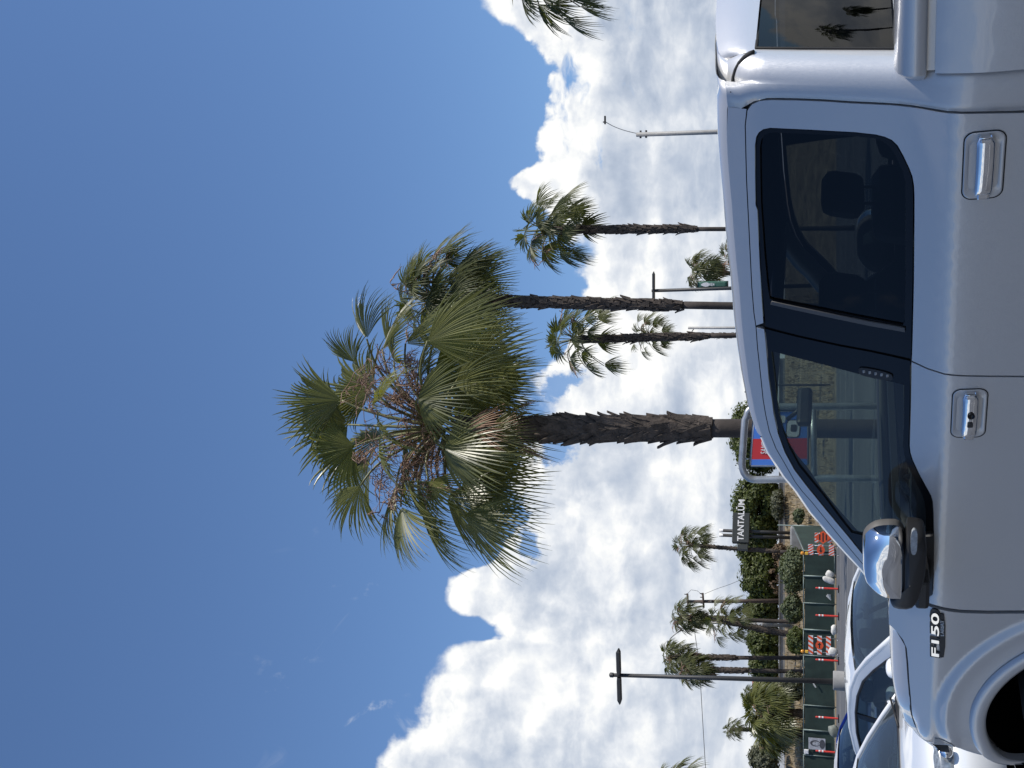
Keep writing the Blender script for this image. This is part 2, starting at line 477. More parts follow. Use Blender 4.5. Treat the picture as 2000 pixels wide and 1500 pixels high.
def crown(nf, pet, blade, seed, nseg=14, nstep=3, upmax=80, dnmin=-62, squash=1.0, r0=.03, droop=.6, wind=(0, 0, 0), skirt=0, phim=1.25, gr=.42, pleat=.35):
    rng = random.Random(seed); mb = MB(); wind = V(wind)
    for i in range(nf):
        t = (i + .5) / nf
        elv = R(upmax + (dnmin - upmax) * (t ** .85)) + rng.uniform(-.12, .12)
        a = i * 2.39996 + rng.uniform(-.35, .35)
        d = V((math.cos(a) * math.cos(elv), math.sin(a) * math.cos(elv), math.sin(elv)))
        d = (d + wind * .5).normalized()
        pl = pet * rng.uniform(.75, 1.15) * (.75 if elv > 1.0 else 1)
        st = V((math.cos(a) * .1, math.sin(a) * .1, .05 - .5 * t * pet * .6))
        end = st + d * pl + GRAV * (.18 * pl)
        ax = petiole(mb, st, end, .16 * pl, r0, r0 * .55, 5, 4)
        ax = (ax + GRAV * rng.uniform(.02, gr) + wind * .6).normalized()
        up = V((0, 0, 1)) + V((rng.uniform(-.7, .7), rng.uniform(-.7, .7), 0)) * (1 if elv > .2 else .6)
        up += V((math.cos(a), math.sin(a), 0)) * (.9 if elv < 0.4 else .1)
        fan(mb, end, ax, up, blade * rng.uniform(.82, 1.12), phim * rng.uniform(.8, 1.15), nseg, nstep, .5, droop, rng.uniform(.15, .5), rng, pleat, 0, .25, wind * .35)
    for i in range(skirt):             # dead leaves hanging against the stem
        a = rng.uniform(0, 6.28); h = -rng.uniform(.3, 1.0) * skirt * .06
        st = V((math.cos(a) * .2, math.sin(a) * .2, h))
        ax = (V((math.cos(a) * .35, math.sin(a) * .35, -1)) + V((rng.uniform(-.2, .2), rng.uniform(-.2, .2), 0)))
        fan(mb, st, ax, V((math.cos(a), math.sin(a), .2)), blade * rng.uniform(.7, 1.0), .7, max(6, nseg // 2), nstep, .5, .2, .3, rng, pleat, 2 if rng.random() < .7 else 0)
    # dry flower stalks
    for i in range(max(3, nf // 9)):
        a = rng.uniform(0, 6.28); l = (pet + blade * .5) * rng.uniform(.6, 1.0)
        p0 = V((0, 0, .1)); p2 = V((math.cos(a) * l, math.sin(a) * l, l * rng.uniform(-.3, .55))); p1 = (p0 + p2) / 2 + V((0, 0, l * .35))
        pts = bez(p0, p1, p2, 8); mb.tube(pts, [.014 * (1 - .06 * k) for k in range(9)], 4, 2)
        for k in range(14):
            q = pts[rng.randint(3, 8)]; e = q + V((rng.gauss(0, .22), rng.gauss(0, .22), rng.uniform(-.35, .1)))
            mb.tube([q, (q + e) / 2 + V((0, 0, .03)), e], [.012, .02, .008], 3, 2)
    return mb

def stem(top, base, r_low, r_up, boots_from, boots_to, seed, nboot=0, boot=.16, seg=24, wob=.02, split=None):
    """trunk from base to top; between the two fractions it is clothed in the stubs of old leaves"""
    rng = random.Random(seed); mb = MB(); top, base = V(top), V(base)
    ax = (top - base); L_ = ax.length; ax.normalize()
    s1 = ax.cross(V((0, 1, 0))).normalized(); s2 = ax.cross(s1)
    def P_(t): return base + ax * (L_ * t) + s1 * (math.sin(t * 5 + seed) * wob) + s2 * (math.cos(t * 4 + seed) * wob)
    def rad(t):
        if t < boots_from: return r_low * (1 + .25 * max(0, .12 - t) / .12) * (1 + .012 * math.sin(t * 90))
        k = min(1, (t - boots_from) / .04)
        return (r_low + (r_up - r_low) * k) * (1 - .18 * max(0, t - .9) / .1)
    seg_n = seg
    pts = [P_(i / seg_n) for i in range(seg_n + 1)]
    nlow = max(1, int(seg_n * boots_from))
    mb.tube(pts[:nlow + 1], [rad(i / seg_n) for i in range(nlow + 1)], 14, 1)
    mb.tube(pts[nlow:], [rad(i / seg_n) * .93 for i in range(nlow, seg_n + 1)], 14, 0)
    for i in range(nboot):
        t = boots_from + (boots_to - boots_from) * (i + rng.random()) / nboot
        a = i * 2.39996 + rng.uniform(-.2, .2)
        o = s1 * math.cos(a) + s2 * math.sin(a); w = ax.cross(o)
        c = P_(t) + o * rad(t) * .90
        b = boot * rng.uniform(.7, 1.25)
        out = rng.uniform(.04, .26) if rng.random() < .8 else rng.uniform(.25, .6)
        hw = b * rng.uniform(.34, .5)
        tipd = ax * (b * 1.0) + o * (b * out) + w * (rng.uniform(-.25, .25) * b)
        th = b * .16
        q = [c - w * hw - ax * b * .3, c + w * hw - ax * b * .3, c + tipd * .6 + w * hw * .62, c + tipd + w * hw * rng.uniform(.1, .5), c + tipd * rng.uniform(.85, 1.0) - w * hw * rng.uniform(.1, .5), c + tipd * .6 - w * hw * .62]
        vs = q + [p + o * th for p in q]
        fs = [(6, 7, 8, 9, 10, 11), (0, 1, 7, 6), (1, 2, 8, 7), (2, 3, 9, 8), (3, 4, 10, 9), (4, 5, 11, 10), (5, 0, 6, 11)]
        mb.add(vs, fs, 0, False)
    return mb

def palm_at(name, label, group, hub, foot, Y, crown_mesh, cscale, spin, r_low, r_up, bf, seed, nboot=120, boot=.16, yoff=0.0, tilt=(0, 0), stem_top=None):
    """hub and foot are points of the photo (x, y as stored); the palm stands at distance Y"""
    h = ati(*hub, Y); f = ati(*foot, Y)
    d = (h - f); f0 = f - d * ((f.z - gz(Y)) / d.z) if abs(d.z) > .1 else V((f.x, f.y, gz(Y)))
    root = thing(name, label, 'palm tree', f0, group=group)
    st = stem(h - f0, V((0, 0, -.2)), r_low, r_up, bf, .985, seed, nboot, boot)
    st.build('trunk', [M_BOOT, M_BARK], root)
    c = bpy.data.objects.new('crown', crown_mesh); COL.objects.link(c); c.parent = root
    c.location = h - f0; c.rotation_euler = (tilt[0], tilt[1], spin); c.scale = (cscale,) * 3
    return root

def gz(y):                              # the planted bank behind the fence
    if y < 68: return ground(y)
    if y < 84: return 1.787 + (y - 68) * .226
    return 5.416

# --- the big palm: every leaf that can be told apart is placed where it hangs
BIGY = 15.7
hubp = ati(905, 836, BIGY)
footp = ati(1440, 838, BIGY)
dd = hubp - footp
foot0 = footp - dd * ((footp.z - ground(BIGY)) / dd.z)
big = thing('fan_palm', 'tall shaggy fan palm with the biggest crown, rising behind the shop sign', 'palm tree', foot0, group='fan palms')
st = stem(hubp - foot0, V((0, 0, -.1)), .128, .150, .475, 1.0, 3, 680, .17, 40, .012)
st.build('trunk', [M_BOOT, M_BARK], big)
# leaf base (x, y), tip of the middle segment (x, y), depth offset of base and tip (m, minus = towards us), facing: + shows upper side, blade spread
FR = [
 ((820, 786), (893, 800), -.9, -1.25, 1.25, .75), ((866, 872), (945, 915), -.85, -1.2, 1.2, .8), ((838, 686), (935, 640), -.7, -.9, .95, .9),
 ((733, 682), (705, 590), -.5, -.6, .95, .85), ((712, 722), (655, 668), -.2, -.5, .9, .85), ((690, 788), (556, 800), -.1, -.5, .8, 1.15),
 ((712, 868), (606, 912), -.2, -.6, 1.1, .95), ((722, 936), (665, 1016), -.5, -.7, .95, .85), ((792, 972), (795, 1075), -.5, -.9, .85, .95),
 ((902, 985), (1000, 1042), -.5, -.9, .75, 1.1), ((870, 955), (960, 1035), -.2, -.5, .9, 1.05), ((905, 735), (1000, 700), -.5, -.8, .95, 1.0),
 ((880, 760), (985, 765), -.2, -.5, 1.1, .95), ((760, 700), (800, 610), .1, .2, 1.1, .9), ((800, 690), (880, 610), .1, .4, 1.0, 1.0),
 ((860, 660), (960, 590), .0, .3, .9, .95), ((700, 830), (575, 850), .2, .1, 1.1, 1.05), ((740, 900), (640, 955), .2, .2, 1.0, .95),
 ((785, 930), (745, 1040), .3, .5, 1.0, .95), ((830, 985), (870, 1085), .2, .4, .9, 1.0), ((880, 900), (985, 900), -.3, -.4, 1.0, .95),
 ((910, 930), (1020, 985), .3, .5, .9, 1.0), ((850, 740), (960, 735), .4, .6, 1.1, .9), ((780, 720), (745, 625), .5, .8, 1.1, .9),
 ((745, 770), (640, 745), .5, .7, 1.0, .9), ((760, 850), (660, 870), .6, .8, 1.1, .9), ((820, 930), (850, 1040), .6, 1.0, 1.0, .95),
 ((880, 800), (985, 800), .5, .9, 1.2, .9), ((900, 880), (1000, 880), .5, .9, 1.2, .9), ((870, 700), (975, 650), .6, 1.0, 1.0, .95), ((730, 800), (600, 790), .6, .7, 1.1, .9),
 ((930, 880), (1020, 900), -.1, .0, 1.0, .85), ((925, 770), (1010, 755), .2, .3, 1.0, .85), ((940, 850), (1010, 850), -.35, -.5, .8, .75), ((800, 850), (800, 930), .9, 1.3, 1.1, .9),
]
rng = random.Random(11); mbc = MB()
top = hubp - foot0
heart = ati(862, 836, BIGY) - foot0
for (b, t, zb, zt, spread, size) in FR:
    sc_ = lambda q: (862 + (q[0] - 862) * 1.13, 836 + (q[1] - 836) * 1.13)
    pb = ati(*sc_(b), BIGY + zb) - foot0; pt = ati(*sc_(t), BIGY + zt) - foot0
    axis = pt - pb; Lb = axis.length * 1.10
    st0 = heart + (pb - heart).normalized() * .12 + V((0, 0, -.25 * max(0, (b[0] - 850) / 100)))
    petiole(mbc, st0, pb, .14 * (pb - heart).length, .030, .014, 8, 5)
    view = V((0, -1, 0)); upv = V((0, 0, 1))
    axn = axis.normalized()
    k = .9 if zt < zb else .25
    nor = upv * (1 - abs(axn.z)) * 1.1 + view * k + V((rng.uniform(-.35, .35), 0, rng.uniform(-.1, .3)))
    if axn.z < -.35: nor += V((axn.x, 0, 0)) * .4 + view * .35
    fan(mbc, pb, axis, nor, Lb, min(1.35, (spread + .12) * rng.uniform(.92, 1.1)), 34, 7, .50, rng.uniform(.35, .7), rng.uniform(.1, .38), rng, .42, 0, .3)
for i in range(19):                       # the inner leaves between them
    a = rng.uniform(0, 6.28); elv = rng.uniform(-.9, .9)
    d = V((math.cos(a) * math.cos(elv), math.sin(a) * math.cos(elv) * .9, math.sin(elv)))
    pb = heart + d * rng.uniform(.75, 1.15)
    ax = petiole(mbc, heart + d * .1, pb, .12, .028, .014, 6, 5)
    fan(mbc, pb, ax + GRAV * rng.uniform(.2, .7), V((0, 0, .8)) + V((rng.uniform(-.8, .8), rng.uniform(-1.2, .3), 0)), rng.uniform(.6, .9), rng.uniform(.7, 1.2), 22, 5, .48, .8, .3, rng, .4, 0, .3)
# a few dead leaves folded down against the stem
for i in range(9):
    a = rng.uniform(0, 6.28)
    st0 = top + V((math.cos(a) * .2, math.sin(a) * .2, rng.uniform(-.75, -.1)))
    fan(mbc, st0, V((math.cos(a) * .5, math.sin(a) * .5, -1)), V((math.cos(a), math.sin(a), .3)), rng.uniform(.5, .8), .6, 16, 5, .45, .25, .3, rng, .4, 2 if i % 3 else 0)
mbc.build('crown', [M_FROND, M_STALK, M_DRY], big)
# dry flower stalks, branching, brown against the sky
mbs = MB()
STALKS = [((862, 838), (770, 760), (685, 745), -.5), ((862, 838), (800, 770), (720, 700), -.6), ((862, 838), (740, 850), (700, 905), -.6), ((862, 838), (730, 840), (742, 1000), -.5),
      ((862, 838), (790, 870), (770, 985), -.6), ((862, 838), (800, 740), (800, 700), -.3), ((862, 838), (830, 900), (850, 960), -.6), ((862, 838), (840, 760), (780, 715), .3), ((862, 838), (760, 800), (715, 770), -.8), ((862, 838), (800, 900), (820, 950), .3)]
for (a, b, c, dz) in STALKS:
    p0, p1, p2 = ati(*a, BIGY) - foot0, ati(*b, BIGY + dz * .6) - foot0, ati(*c, BIGY + dz) - foot0
    pts = bez(p0, p1, p2, 14)
    mbs.tube(pts, [.017 * (1 - .045 * k) for k in range(15)], 5, 0)
    for k in range(24):
        i = rng.randint(4, 14); q = pts[i]
        e_ = q + V((rng.gauss(0, .22), rng.gauss(0, .2), rng.uniform(-.30, .16)))
        m_ = (q + e_) / 2 + V((0, 0, .06)); mbs.tube([q, m_, e_], [.008, .007, .004], 4, 0)
        for j in range(9):
            s_ = q.lerp(e_, rng.uniform(.3, 1)); e2 = s_ + V((rng.gauss(0, .07), rng.gauss(0, .07), rng.uniform(-.14, .03)))
            mbs.tube([s_, e2], [.006, .003], 3, 0, cap=False)
mbs.build('flower_stalks', [M_DRY], big)

# --- the palms further off: a handful of crowns, each shared by several trees
CR = [crown(30, 1.15, 1.0, 5, 20, 4, 88, -38, gr=.5).mesh('palm_crown_open'), crown(44, .95, .95, 8, 18, 4, 75, -70, wind=(.12, 0, 0)).mesh('palm_crown_full'),
      crown(26, 1.25, .95, 21, 18, 4, 85, -40, wind=(-.22, 0, .04), gr=.45).mesh('palm_crown_blown'), crown(42, .8, .85, 33, 12, 3, 70, -75, skirt=26).mesh('palm_crown_skirted')]
for me in CR:
    for m in (M_FRONDF, M_STALK, M_DRY): me.materials.append(m)
mb2 = crown(50, 1.1, 1.08, 14, 26, 5, 86, -52, wind=(.16, 0, .03), gr=.4); me2 = mb2.mesh('palm_crown_second')
for m in (M_FRONDF, M_STALK, M_DRY): me2.materials.append(m)
G = 'fan palms'
palm_at('fan_palm', 'second largest fan palm, its dense crown against the tall palm\'s right side', G, (846, 584), (1447, 598), 31, me2, 1.0, .6, .105, .145, .42, 5, 300, .17)
palm_at('fan_palm', 'fan palm with a loose open crown between the second largest palm and the single pole', G, (1066, 450), (1432, 447), 44, CR[0], 1.05, 1.2, .085, .135, .50, 7, 200, .2)
palm_at('fan_palm', 'thin fan palm standing in front of a lower palm', G, (1122, 662), (1450, 656), 50, CR[2], 1.02, 2.2, .095, .145, .5, 9, 200, .2)
palm_at('fan_palm', 'lower palm hidden behind the thin palm trunk, fronds showing each side', G, (1262, 655), (1450, 655.5), 78, CR[2], .90, 4.0, .15, .2, .4, 10, 60)
palm_at('fan_palm', 'small dense round palm beside the green banner', G, (1362, 529), (1440, 535), 92, CR[3], 1.22, 0.4, .13, .18, .5, 12, 60)
palm_at('fan_palm', 'lowest palm tip, just clearing the truck roof', G, (1432, 488), (1470, 488), 100, CR[0], .95, 2.9, .13, .18, .5, 13, 40)
palm_at('fan_palm', 'palm high in the right corner, cut by the edge of the photo', G, (1055, -62), (1440, -70), 33, CR[0], 1.12, 5.3, .17, .21, .5, 15, 120)
palm_at('fan_palm', 'slim palm with a tidy round crown standing behind the dark pylon sign', G, (1345, 1064), (1500, 1076), 80, CR[0], .92, 3.3, .12, .15, .2, 17, 90, .12)
palm_at('fan_palm', 'upper of two palms crowded beside the wooden utility pole', G, (1330, 1206), (1500, 1212), 79, CR[3], .95, 1.9, .14, .2, .5, 19, 80)
palm_at('fan_palm', 'lower leaning palm behind the grey street light', G, (1412, 1212), (1522, 1236), 76, CR[2], .93, 4.6, .15, .2, .2, 23, 100)
palm_at('fan_palm', 'taller right hand palm of the pair with merged crowns', G, (1312, 1284), (1520, 1284), 77, CR[3], .92, 0.0, .14, .2, .5, 25, 90)
palm_at('fan_palm', 'left hand palm of the merged pair, its dark skirt behind the lamp post', G, (1345, 1309), (1520, 1310), 76, CR[3], .93, 2.6, .14, .2, .5, 26, 90)
palm_at('fan_palm', 'straw coloured palm fronds cut by the left edge above the bushes', G, (1315, 1552), (1500, 1554), 52, CR[1], 1.05, 1.0, .17, .22, .5, 29, 60)
palm_at('fan_palm', 'small spiky palm poking above the bushy palms', G, (1428, 1425), (1500, 1425), 88, CR[0], .52, 1.0, .12, .16, .5, 31, 30)
palm_at('fan_palm', 'little dark palm next to the orange house', G, (1462, 1356), (1510, 1356), 90, CR[0], .50, 2.0, .12, .16, .5, 32, 30)
G2 = 'stemless bushy fan palms on the bank'
bush = crown(60, 1.2, 1.25, 41, 16, 4, 85, -30, droop=.45).mesh('bushy_palm_crown')
for m in (M_FROND, M_STALK, M_DRY): bush.materials.append(m)
for (lab, x, y, Y, s, sp_) in (('right hand bushy palm, a broad green clump without a visible trunk', 1492, 1388, 73, 1.02, .5),
                             ('left hand bushy palm, the clump that touches the grey leafy bush', 1500, 1428, 77, .86, 2.5)):
    p = ati(x, y, Y)
    r = thing('bushy_palm', lab, 'palm tree', (p.x, p.y, gz(Y)), group=G2)
    c = bpy.data.objects.new('crown', bush); COL.objects.link(c); c.parent = r; c.location = (0, 0, p.z - gz(Y)); c.scale = (s,) * 3; c.rotation_euler = (0, 0, sp_)
    t_ = stem(V((0, 0, p.z - gz(Y))), V((0, 0, -.2)), .2, .28, .1, 1, 4, 60, .2); t_.build('trunk', [M_BOOT, M_BARK], r)
# ------------------------------------------------------------------ panels: an outline in the side plane laid on a curved side
def chaikin(p, n=1, closed=True):
    for _ in range(n):
        q = []
        m = len(p)
        for i in range(m if closed else m - 1):
            a, b = p[i], p[(i + 1) % m]
            q += [(a[0] * .75 + b[0] * .25, a[1] * .75 + b[1] * .25), (a[0] * .25 + b[0] * .75, a[1] * .25 + b[1] * .75)]
        p = q
    return p

def area2(p):
    return .5 * sum(p[i][0] * p[(i + 1) % len(p)][1] - p[(i + 1) % len(p)][0] * p[i][1] for i in range(len(p)))

def inset(p, d):
    if area2(p) < 0: p = p[::-1]
    n = len(p); out = []
    for i in range(n):
        a, b, c = V(p[i - 1]), V(p[i]), V(p[(i + 1) % n])
        e1, e2 = (b - a), (c - b)
        if e1.length < 1e-7: e1 = e2
        if e2.length < 1e-7: e2 = e1
        e1 = e1.normalized(); e2 = e2.normalized()
        n1, n2 = V((-e1.y, e1.x)), V((-e2.y, e2.x))
        m = n1 + n2
        if m.length < 1e-6: m = n1
        m.normalize(); k = max(.45, m.dot(n1))
        q = b + m * (d / k); out.append((q.x, q.y))
    return out

def pip(x, y, poly):
    c = False; j = len(poly) - 1
    for i in range(len(poly)):
        a, b = poly[i], poly[j]
        if (a[1] > y) != (b[1] > y) and x < (b[0] - a[0]) * (y - a[1]) / (b[1] - a[1]) + a[0]: c = not c
        j = i
    return c

def dense(p, d):
    out = []
    for i in range(len(p)):
        a, b = p[i], p[(i + 1) % len(p)]
        l = math.hypot(b[0] - a[0], b[1] - a[1]); k = max(1, int(l / d))
        out += [(a[0] + (b[0] - a[0]) * t / k, a[1] + (b[1] - a[1]) * t / k) for t in range(k)]
    return out

def panel(mb, poly, holes, yf, side=1, step=(.06, .03), rim=.025, mat=0, rimmat=None, off=0.0, edge=.02, roll=.003):
    """poly and holes in (x, z); yf(x, z) gives the half width; side mirrors to the right hand side"""
    loops = [dense(poly, edge)] + [dense(h, edge) for h in holes]
    if area2(loops[0]) < 0: loops[0] = loops[0][::-1]
    pts = []; edges = []
    for lp in loops:
        o = len(pts); pts += [V(q) for q in lp]
        edges += [(o + i, o + (i + 1) % len(lp)) for i in range(len(lp))]
    xs = [q[0] for q in loops[0]]; zs = [q[1] for q in loops[0]]
    inner = inset(loops[0], min(step) * .45)
    hol = [inset(h, -min(step) * .45) for h in loops[1:]]
    nx = max(1, int((max(xs) - min(xs)) / step[0])); nz_ = max(1, int((max(zs) - min(zs)) / step[1]))
    for i in range(nx + 1):
        for j in range(nz_ + 1):
            x = min(xs) + (max(xs) - min(xs)) * (i + .5 * (j % 2)) / nx; z = min(zs) + (max(zs) - min(zs)) * j / nz_
            if pip(x, z, inner) and not any(pip(x, z, h) for h in hol): pts.append(V((x, z)))
    vo, eo, fo, *_ = delaunay_2d_cdt(pts, edges, [], 0, 1e-6)
    fs = []
    for f in fo:
        cx = sum(vo[i].x for i in f) / 3; cz = sum(vo[i].y for i in f) / 3
        if pip(cx, cz, loops[0]) and not any(pip(cx, cz, h) for h in loops[1:]):
            a, b, c = (vo[i] for i in f)
            if abs((b - a).cross(c - a)) < 1e-9: continue
            ccw = (b - a).cross(c - a) > 0
            f = tuple(f) if ccw else tuple(f)[::-1]
            fs.append(f[::-1] if side > 0 else f)
    verts = [V((q.x, side * (yf(q.x, q.y) + off), q.y)) for q in vo]
    nrm = []
    for q in vo:
        e_ = .004
        gx = (yf(q.x + e_, q.y) - yf(q.x - e_, q.y)) / (2 * e_); gz_ = (yf(q.x, q.y + e_) - yf(q.x, q.y - e_)) / (2 * e_)
        w = V((-gx, 1, -gz_)).normalized(); nrm.append((w.x, side * w.y, w.z))
    mb.add(verts, fs, mat, True, nrm)
    if rim:
        for k, lp in enumerate(loops):
            ins = inset(lp, roll) if k == 0 else inset(lp, -roll)[::1]
            if k and area2(lp) < 0: lp = lp[::-1]
            n = len(lp); vs = []
            for q, r in zip(lp, ins):
                y = yf(*q) + off
                vs += [V((q[0], side * y, q[1])), V((q[0], side * (y - rim), q[1]))]
            ff = []
            for i in range(n):
                a, b = 2 * i, 2 * ((i + 1) % n)
                f = (a, b, b + 1, a + 1)
                if (k > 0) != (side < 0): f = f[::-1]
                ff.append(f)
            mb.add(vs, ff, mat if rimmat is None else rimmat, True)

# ------------------------------------------------------------------ the silver pickup: frame of reference
# local x forward from the front axle, y to its left (the side we see), z up; the nose points left and away, slightly down by its rake
TD = ray(-1950, 1738).normalized()
TZ = (V((0, 0, 1)) - TD * TD.z).normalized(); TY = TZ.cross(TD)
r1, r2 = ray(1177, 1921), ray(692.6, 1892.6)
# the two door handles lie 1.0 m apart along the body
a11, a12, a22 = r2.dot(r2), -r2.dot(r1), r1.dot(r1)
b1_, b2_ = r2.dot(TD), -r1.dot(TD)
det = a11 * a22 - a12 * a12
s1_ = (a11 * b2_ - a12 * b1_) / det
P1 = CAM + r1 * s1_
TO = P1 - TD * (-2.83) - TY * 1.0 - TZ * 1.12
TM = Matrix(((TD.x, TY.x, TZ.x, TO.x), (TD.y, TY.y, TZ.y, TO.y), (TD.z, TY.z, TZ.z, TO.z), (0, 0, 0, 1)))
TI = TM.inverted(); TC = TI @ CAM

PROF = [(.30, .93), (.42, .955), (.55, .972), (.75, .984), (.95, .992), (1.08, .998), (1.16, 1.0), (1.205, .997), (1.235, .986), (1.27, .972), (1.32, .952), (1.40, .925), (1.60, .862), (1.80, .796), (1.90, .756)]
def _catmull(tab, z):
    if z <= tab[0][0]: return tab[0][1]
    if z >= tab[-1][0]: return tab[-1][1] + (z - tab[-1][0]) * -.45
    for i in range(len(tab) - 1):
        if z <= tab[i + 1][0]:
            p0 = tab[max(0, i - 1)]; p1 = tab[i]; p2 = tab[i + 1]; p3 = tab[min(len(tab) - 1, i + 2)]
            h = p2[0] - p1[0]; t = (z - p1[0]) / h
            m1 = (p2[1] - p0[1]) / (p2[0] - p0[0]) * h; m2 = (p3[1] - p1[1]) / (p3[0] - p1[0]) * h
            return (2 * t ** 3 - 3 * t * t + 1) * p1[1] + (t ** 3 - 2 * t * t + t) * m1 + (-2 * t ** 3 + 3 * t * t) * p2[1] + (t ** 3 - t * t) * m2
NOSE0 = [(.6, .22), (.88, .215), (.98, .195), (1.07, .15), (1.19, .15), (1.224, .145), (1.252, .11), (1.261, .06), (1.275, .0), (1.305, -.05), (1.33, -.09)]
def YS(x, z):
    y = _catmull(PROF, z)
    x0 = lerp_curve(NOSE0, z)
    if x > x0: y -= 1.4 * (x - x0) ** 2          # the nose draws in
    return y

def tpl(x, y, yf=None, it=14):      # point of the photo -> (x, z) on the truck's side
    r = TI.to_3x3() @ ray(*im(x, y))
    Y0 = .95
    for _ in range(it):
        t = (Y0 - TC.y) / r.y; q = TC + r * t
        Y1 = YS(min(q.x, .45), q.z) if yf is None else yf(q.x, q.z)
        Y0 = Y0 * .4 + Y1 * .6
    t = (Y0 - TC.y) / r.y; q = TC + r * t
    return (q.x, q.z)
def tpy(x, y, Y):
    r = TI.to_3x3() @ ray(*im(x, y)); q = TC + r * ((Y - TC.y) / r.y); return q
def TPS(lst): return [tpl(*q) for q in lst]

M_SILVER = flake_paint('silver_metallic_paint', (.58, .575, .57), .44, .40, .12)
M_CHROME = pbr('chrome', (.82, .83, .85), .04, 1.0)
M_BLK = pbr('black_plastic', (.018, .018, .019), .5, bump=.05, bscale=300)
M_GBLK = pbr('gloss_black_trim', (.008, .008, .009), .16, spec=.35)
M_RUB = pbr('black_rubber', (.012, .012, .012), .75)
M_GFR = glassmat('clear_tinted_glass', (.54, .62, .58), 1.3, 0, .13, (.18, .19, .19))  # grey diffuse share imitates the reflected haze on the front windows
M_GPR = glassmat('privacy_glass', (.085, .095, .11), .85)
M_INT = pbr('cabin_dark', (.022, .022, .024), .7, var=.2)
M_SEAT = pbr('grey_leather', (.085, .085, .085), .55, var=.15, bump=.1)
M_LAMP = pbr('lamp_lens', (.35, .37, .38), .15, spec=.8, var=.3, vscale=60)
M_TYRE = pbr('tyre_rubber', (.016, .016, .016), .85, bump=.3, bscale=120)
M_ALU = pbr('alloy_rim', (.42, .43, .44), .3, .9)
M_WHT = pbr('white_print', (.62, .62, .60), .5)
M_BAR = pbr('faded_black_bar', (.10, .095, .09), .6)
M_UNDER = pbr('underbody_black', (.003, .003, .003), .95, spec=.05)

truck = thing('pickup_truck', 'silver crew cab pickup filling the right of the view, chrome mirror and door handles', 'pickup truck', mat=TM)

# --- outlines measured along the side
silh = [(1443.4, 560), (1449.4, 636.8), (1454, 680), (1462, 740), (1469.8, 780), (1474, 804), (1480.6, 828), (1489.6, 854), (1502.8, 885.6), (1517, 907), (1532.8, 931), (1556.8, 960), (1584, 1000), (1620, 1043), (1654, 1081), (1683, 1112), (1705, 1140), (1728, 1163)]
silh_r = [(1430, 168), (1424, 190), (1420, 215), (1419.5, 258), (1421, 300), (1424, 340), (1430, 405), (1433, 450), (1438, 510)]
seam = [(1458, 215), (1454.5, 245), (1457, 350), (1463, 470), (1467.4, 560), (1471.6, 611), (1475.6, 638), (1478.8, 680), (1485.4, 740), (1489.6, 780), (1494.4, 808.8), (1501.6, 842), (1514.8, 876), (1531.6, 904.8), (1552, 940.8), (1566.4, 960), (1584, 979.6), (1620, 1024), (1656, 1068), (1683.6, 1100.8), (1712, 1130), (1740, 1152), (1776, 1166)]
doorR_back = [(1467, 203), (1482, 195.5), (1505, 193.5), (1560, 194.5), (1610, 196.5), (1660, 200), (1745, 204), (1782, 208), (1810, 212.5), (1830, 216.5), (1848, 219), (1864, 220), (1920, 220), (2000, 218.7)]
bseam = [(1778.6, 705), (1790, 710), (1811, 720), (1844, 730.5), (1880, 734), (2000, 735.5)]
frame_in = [(1487.8, 560), (1492.6, 632), (1494.0, 642), (1496.8, 668), (1502.8, 740), (1508.8, 780), (1512.4, 808.8), (1520.8, 847), (1534, 883), (1553, 918), (1569.6, 940), (1582, 956), (1608, 988), (1632, 1017), (1657, 1046.8), (1683.6, 1080), (1712, 1112), (1740, 1140), (1776, 1160)]
win_r_top = [(1477.5, 400), (1476.5, 330), (1476.5, 285), (1479, 268), (1484, 259.5), (1492, 254), (1505, 251.5), (1580, 255), (1670, 260), (1710, 264.5), (1728, 269), (1741, 275), (1751, 284.5), (1762, 304), (1774, 329), (1780, 345), (1783, 362), (1784, 385)]
belt_r = [(1784, 385), (1784, 430), (1783, 550), (1780.5, 660), (1779, 703)]
belt_f = [(1778.6, 707), (1777, 810), (1775, 870), (1776.5, 884), (1781, 898), (1793, 924), (1811, 957), (1817, 968), (1820, 979), (1821.5, 1000), (1822.5, 1044), (1822, 1120), (1820, 1160), (1815, 1164), (1800, 1162.5), (1776, 1160)]
dfront = [(1776, 1166), (1800, 1174), (1828, 1183), (1854, 1189), (1880, 1192), (1930, 1193.5), (2000, 1193.2)]

z0 = .42
pb0 = tpl(2000, 735.5); pc0 = tpl(2000, 218.7); pf0 = tpl(2000, 1193.2)
XB, XC, XF = pb0[0], pc0[0], pf0[0]
fr_rear = [q for q in frame_in if q[1] < 640]
fr_front = [q for q in frame_in if q[1] > 640]
seam_rear = [q for q in seam if q[1] < 639]
seam_front = [q for q in seam if q[1] > 637]

rear_door_poly = TPS(seam_rear[::-1] + doorR_back) + [(XC, .62), (XC + .02, z0), (XB, z0)] + TPS(bseam[::-1]) + TPS(belt_r[::-1]) + TPS(win_r_top[::-1]) + TPS([(1481, 410), (1485.5, 515)] + fr_rear)
front_door_poly = TPS(seam_front) + TPS(dfront[1:]) + [(XF, z0), (XB, z0)] + TPS(bseam[::-1]) + TPS(belt_f) + TPS(fr_front[::-1])

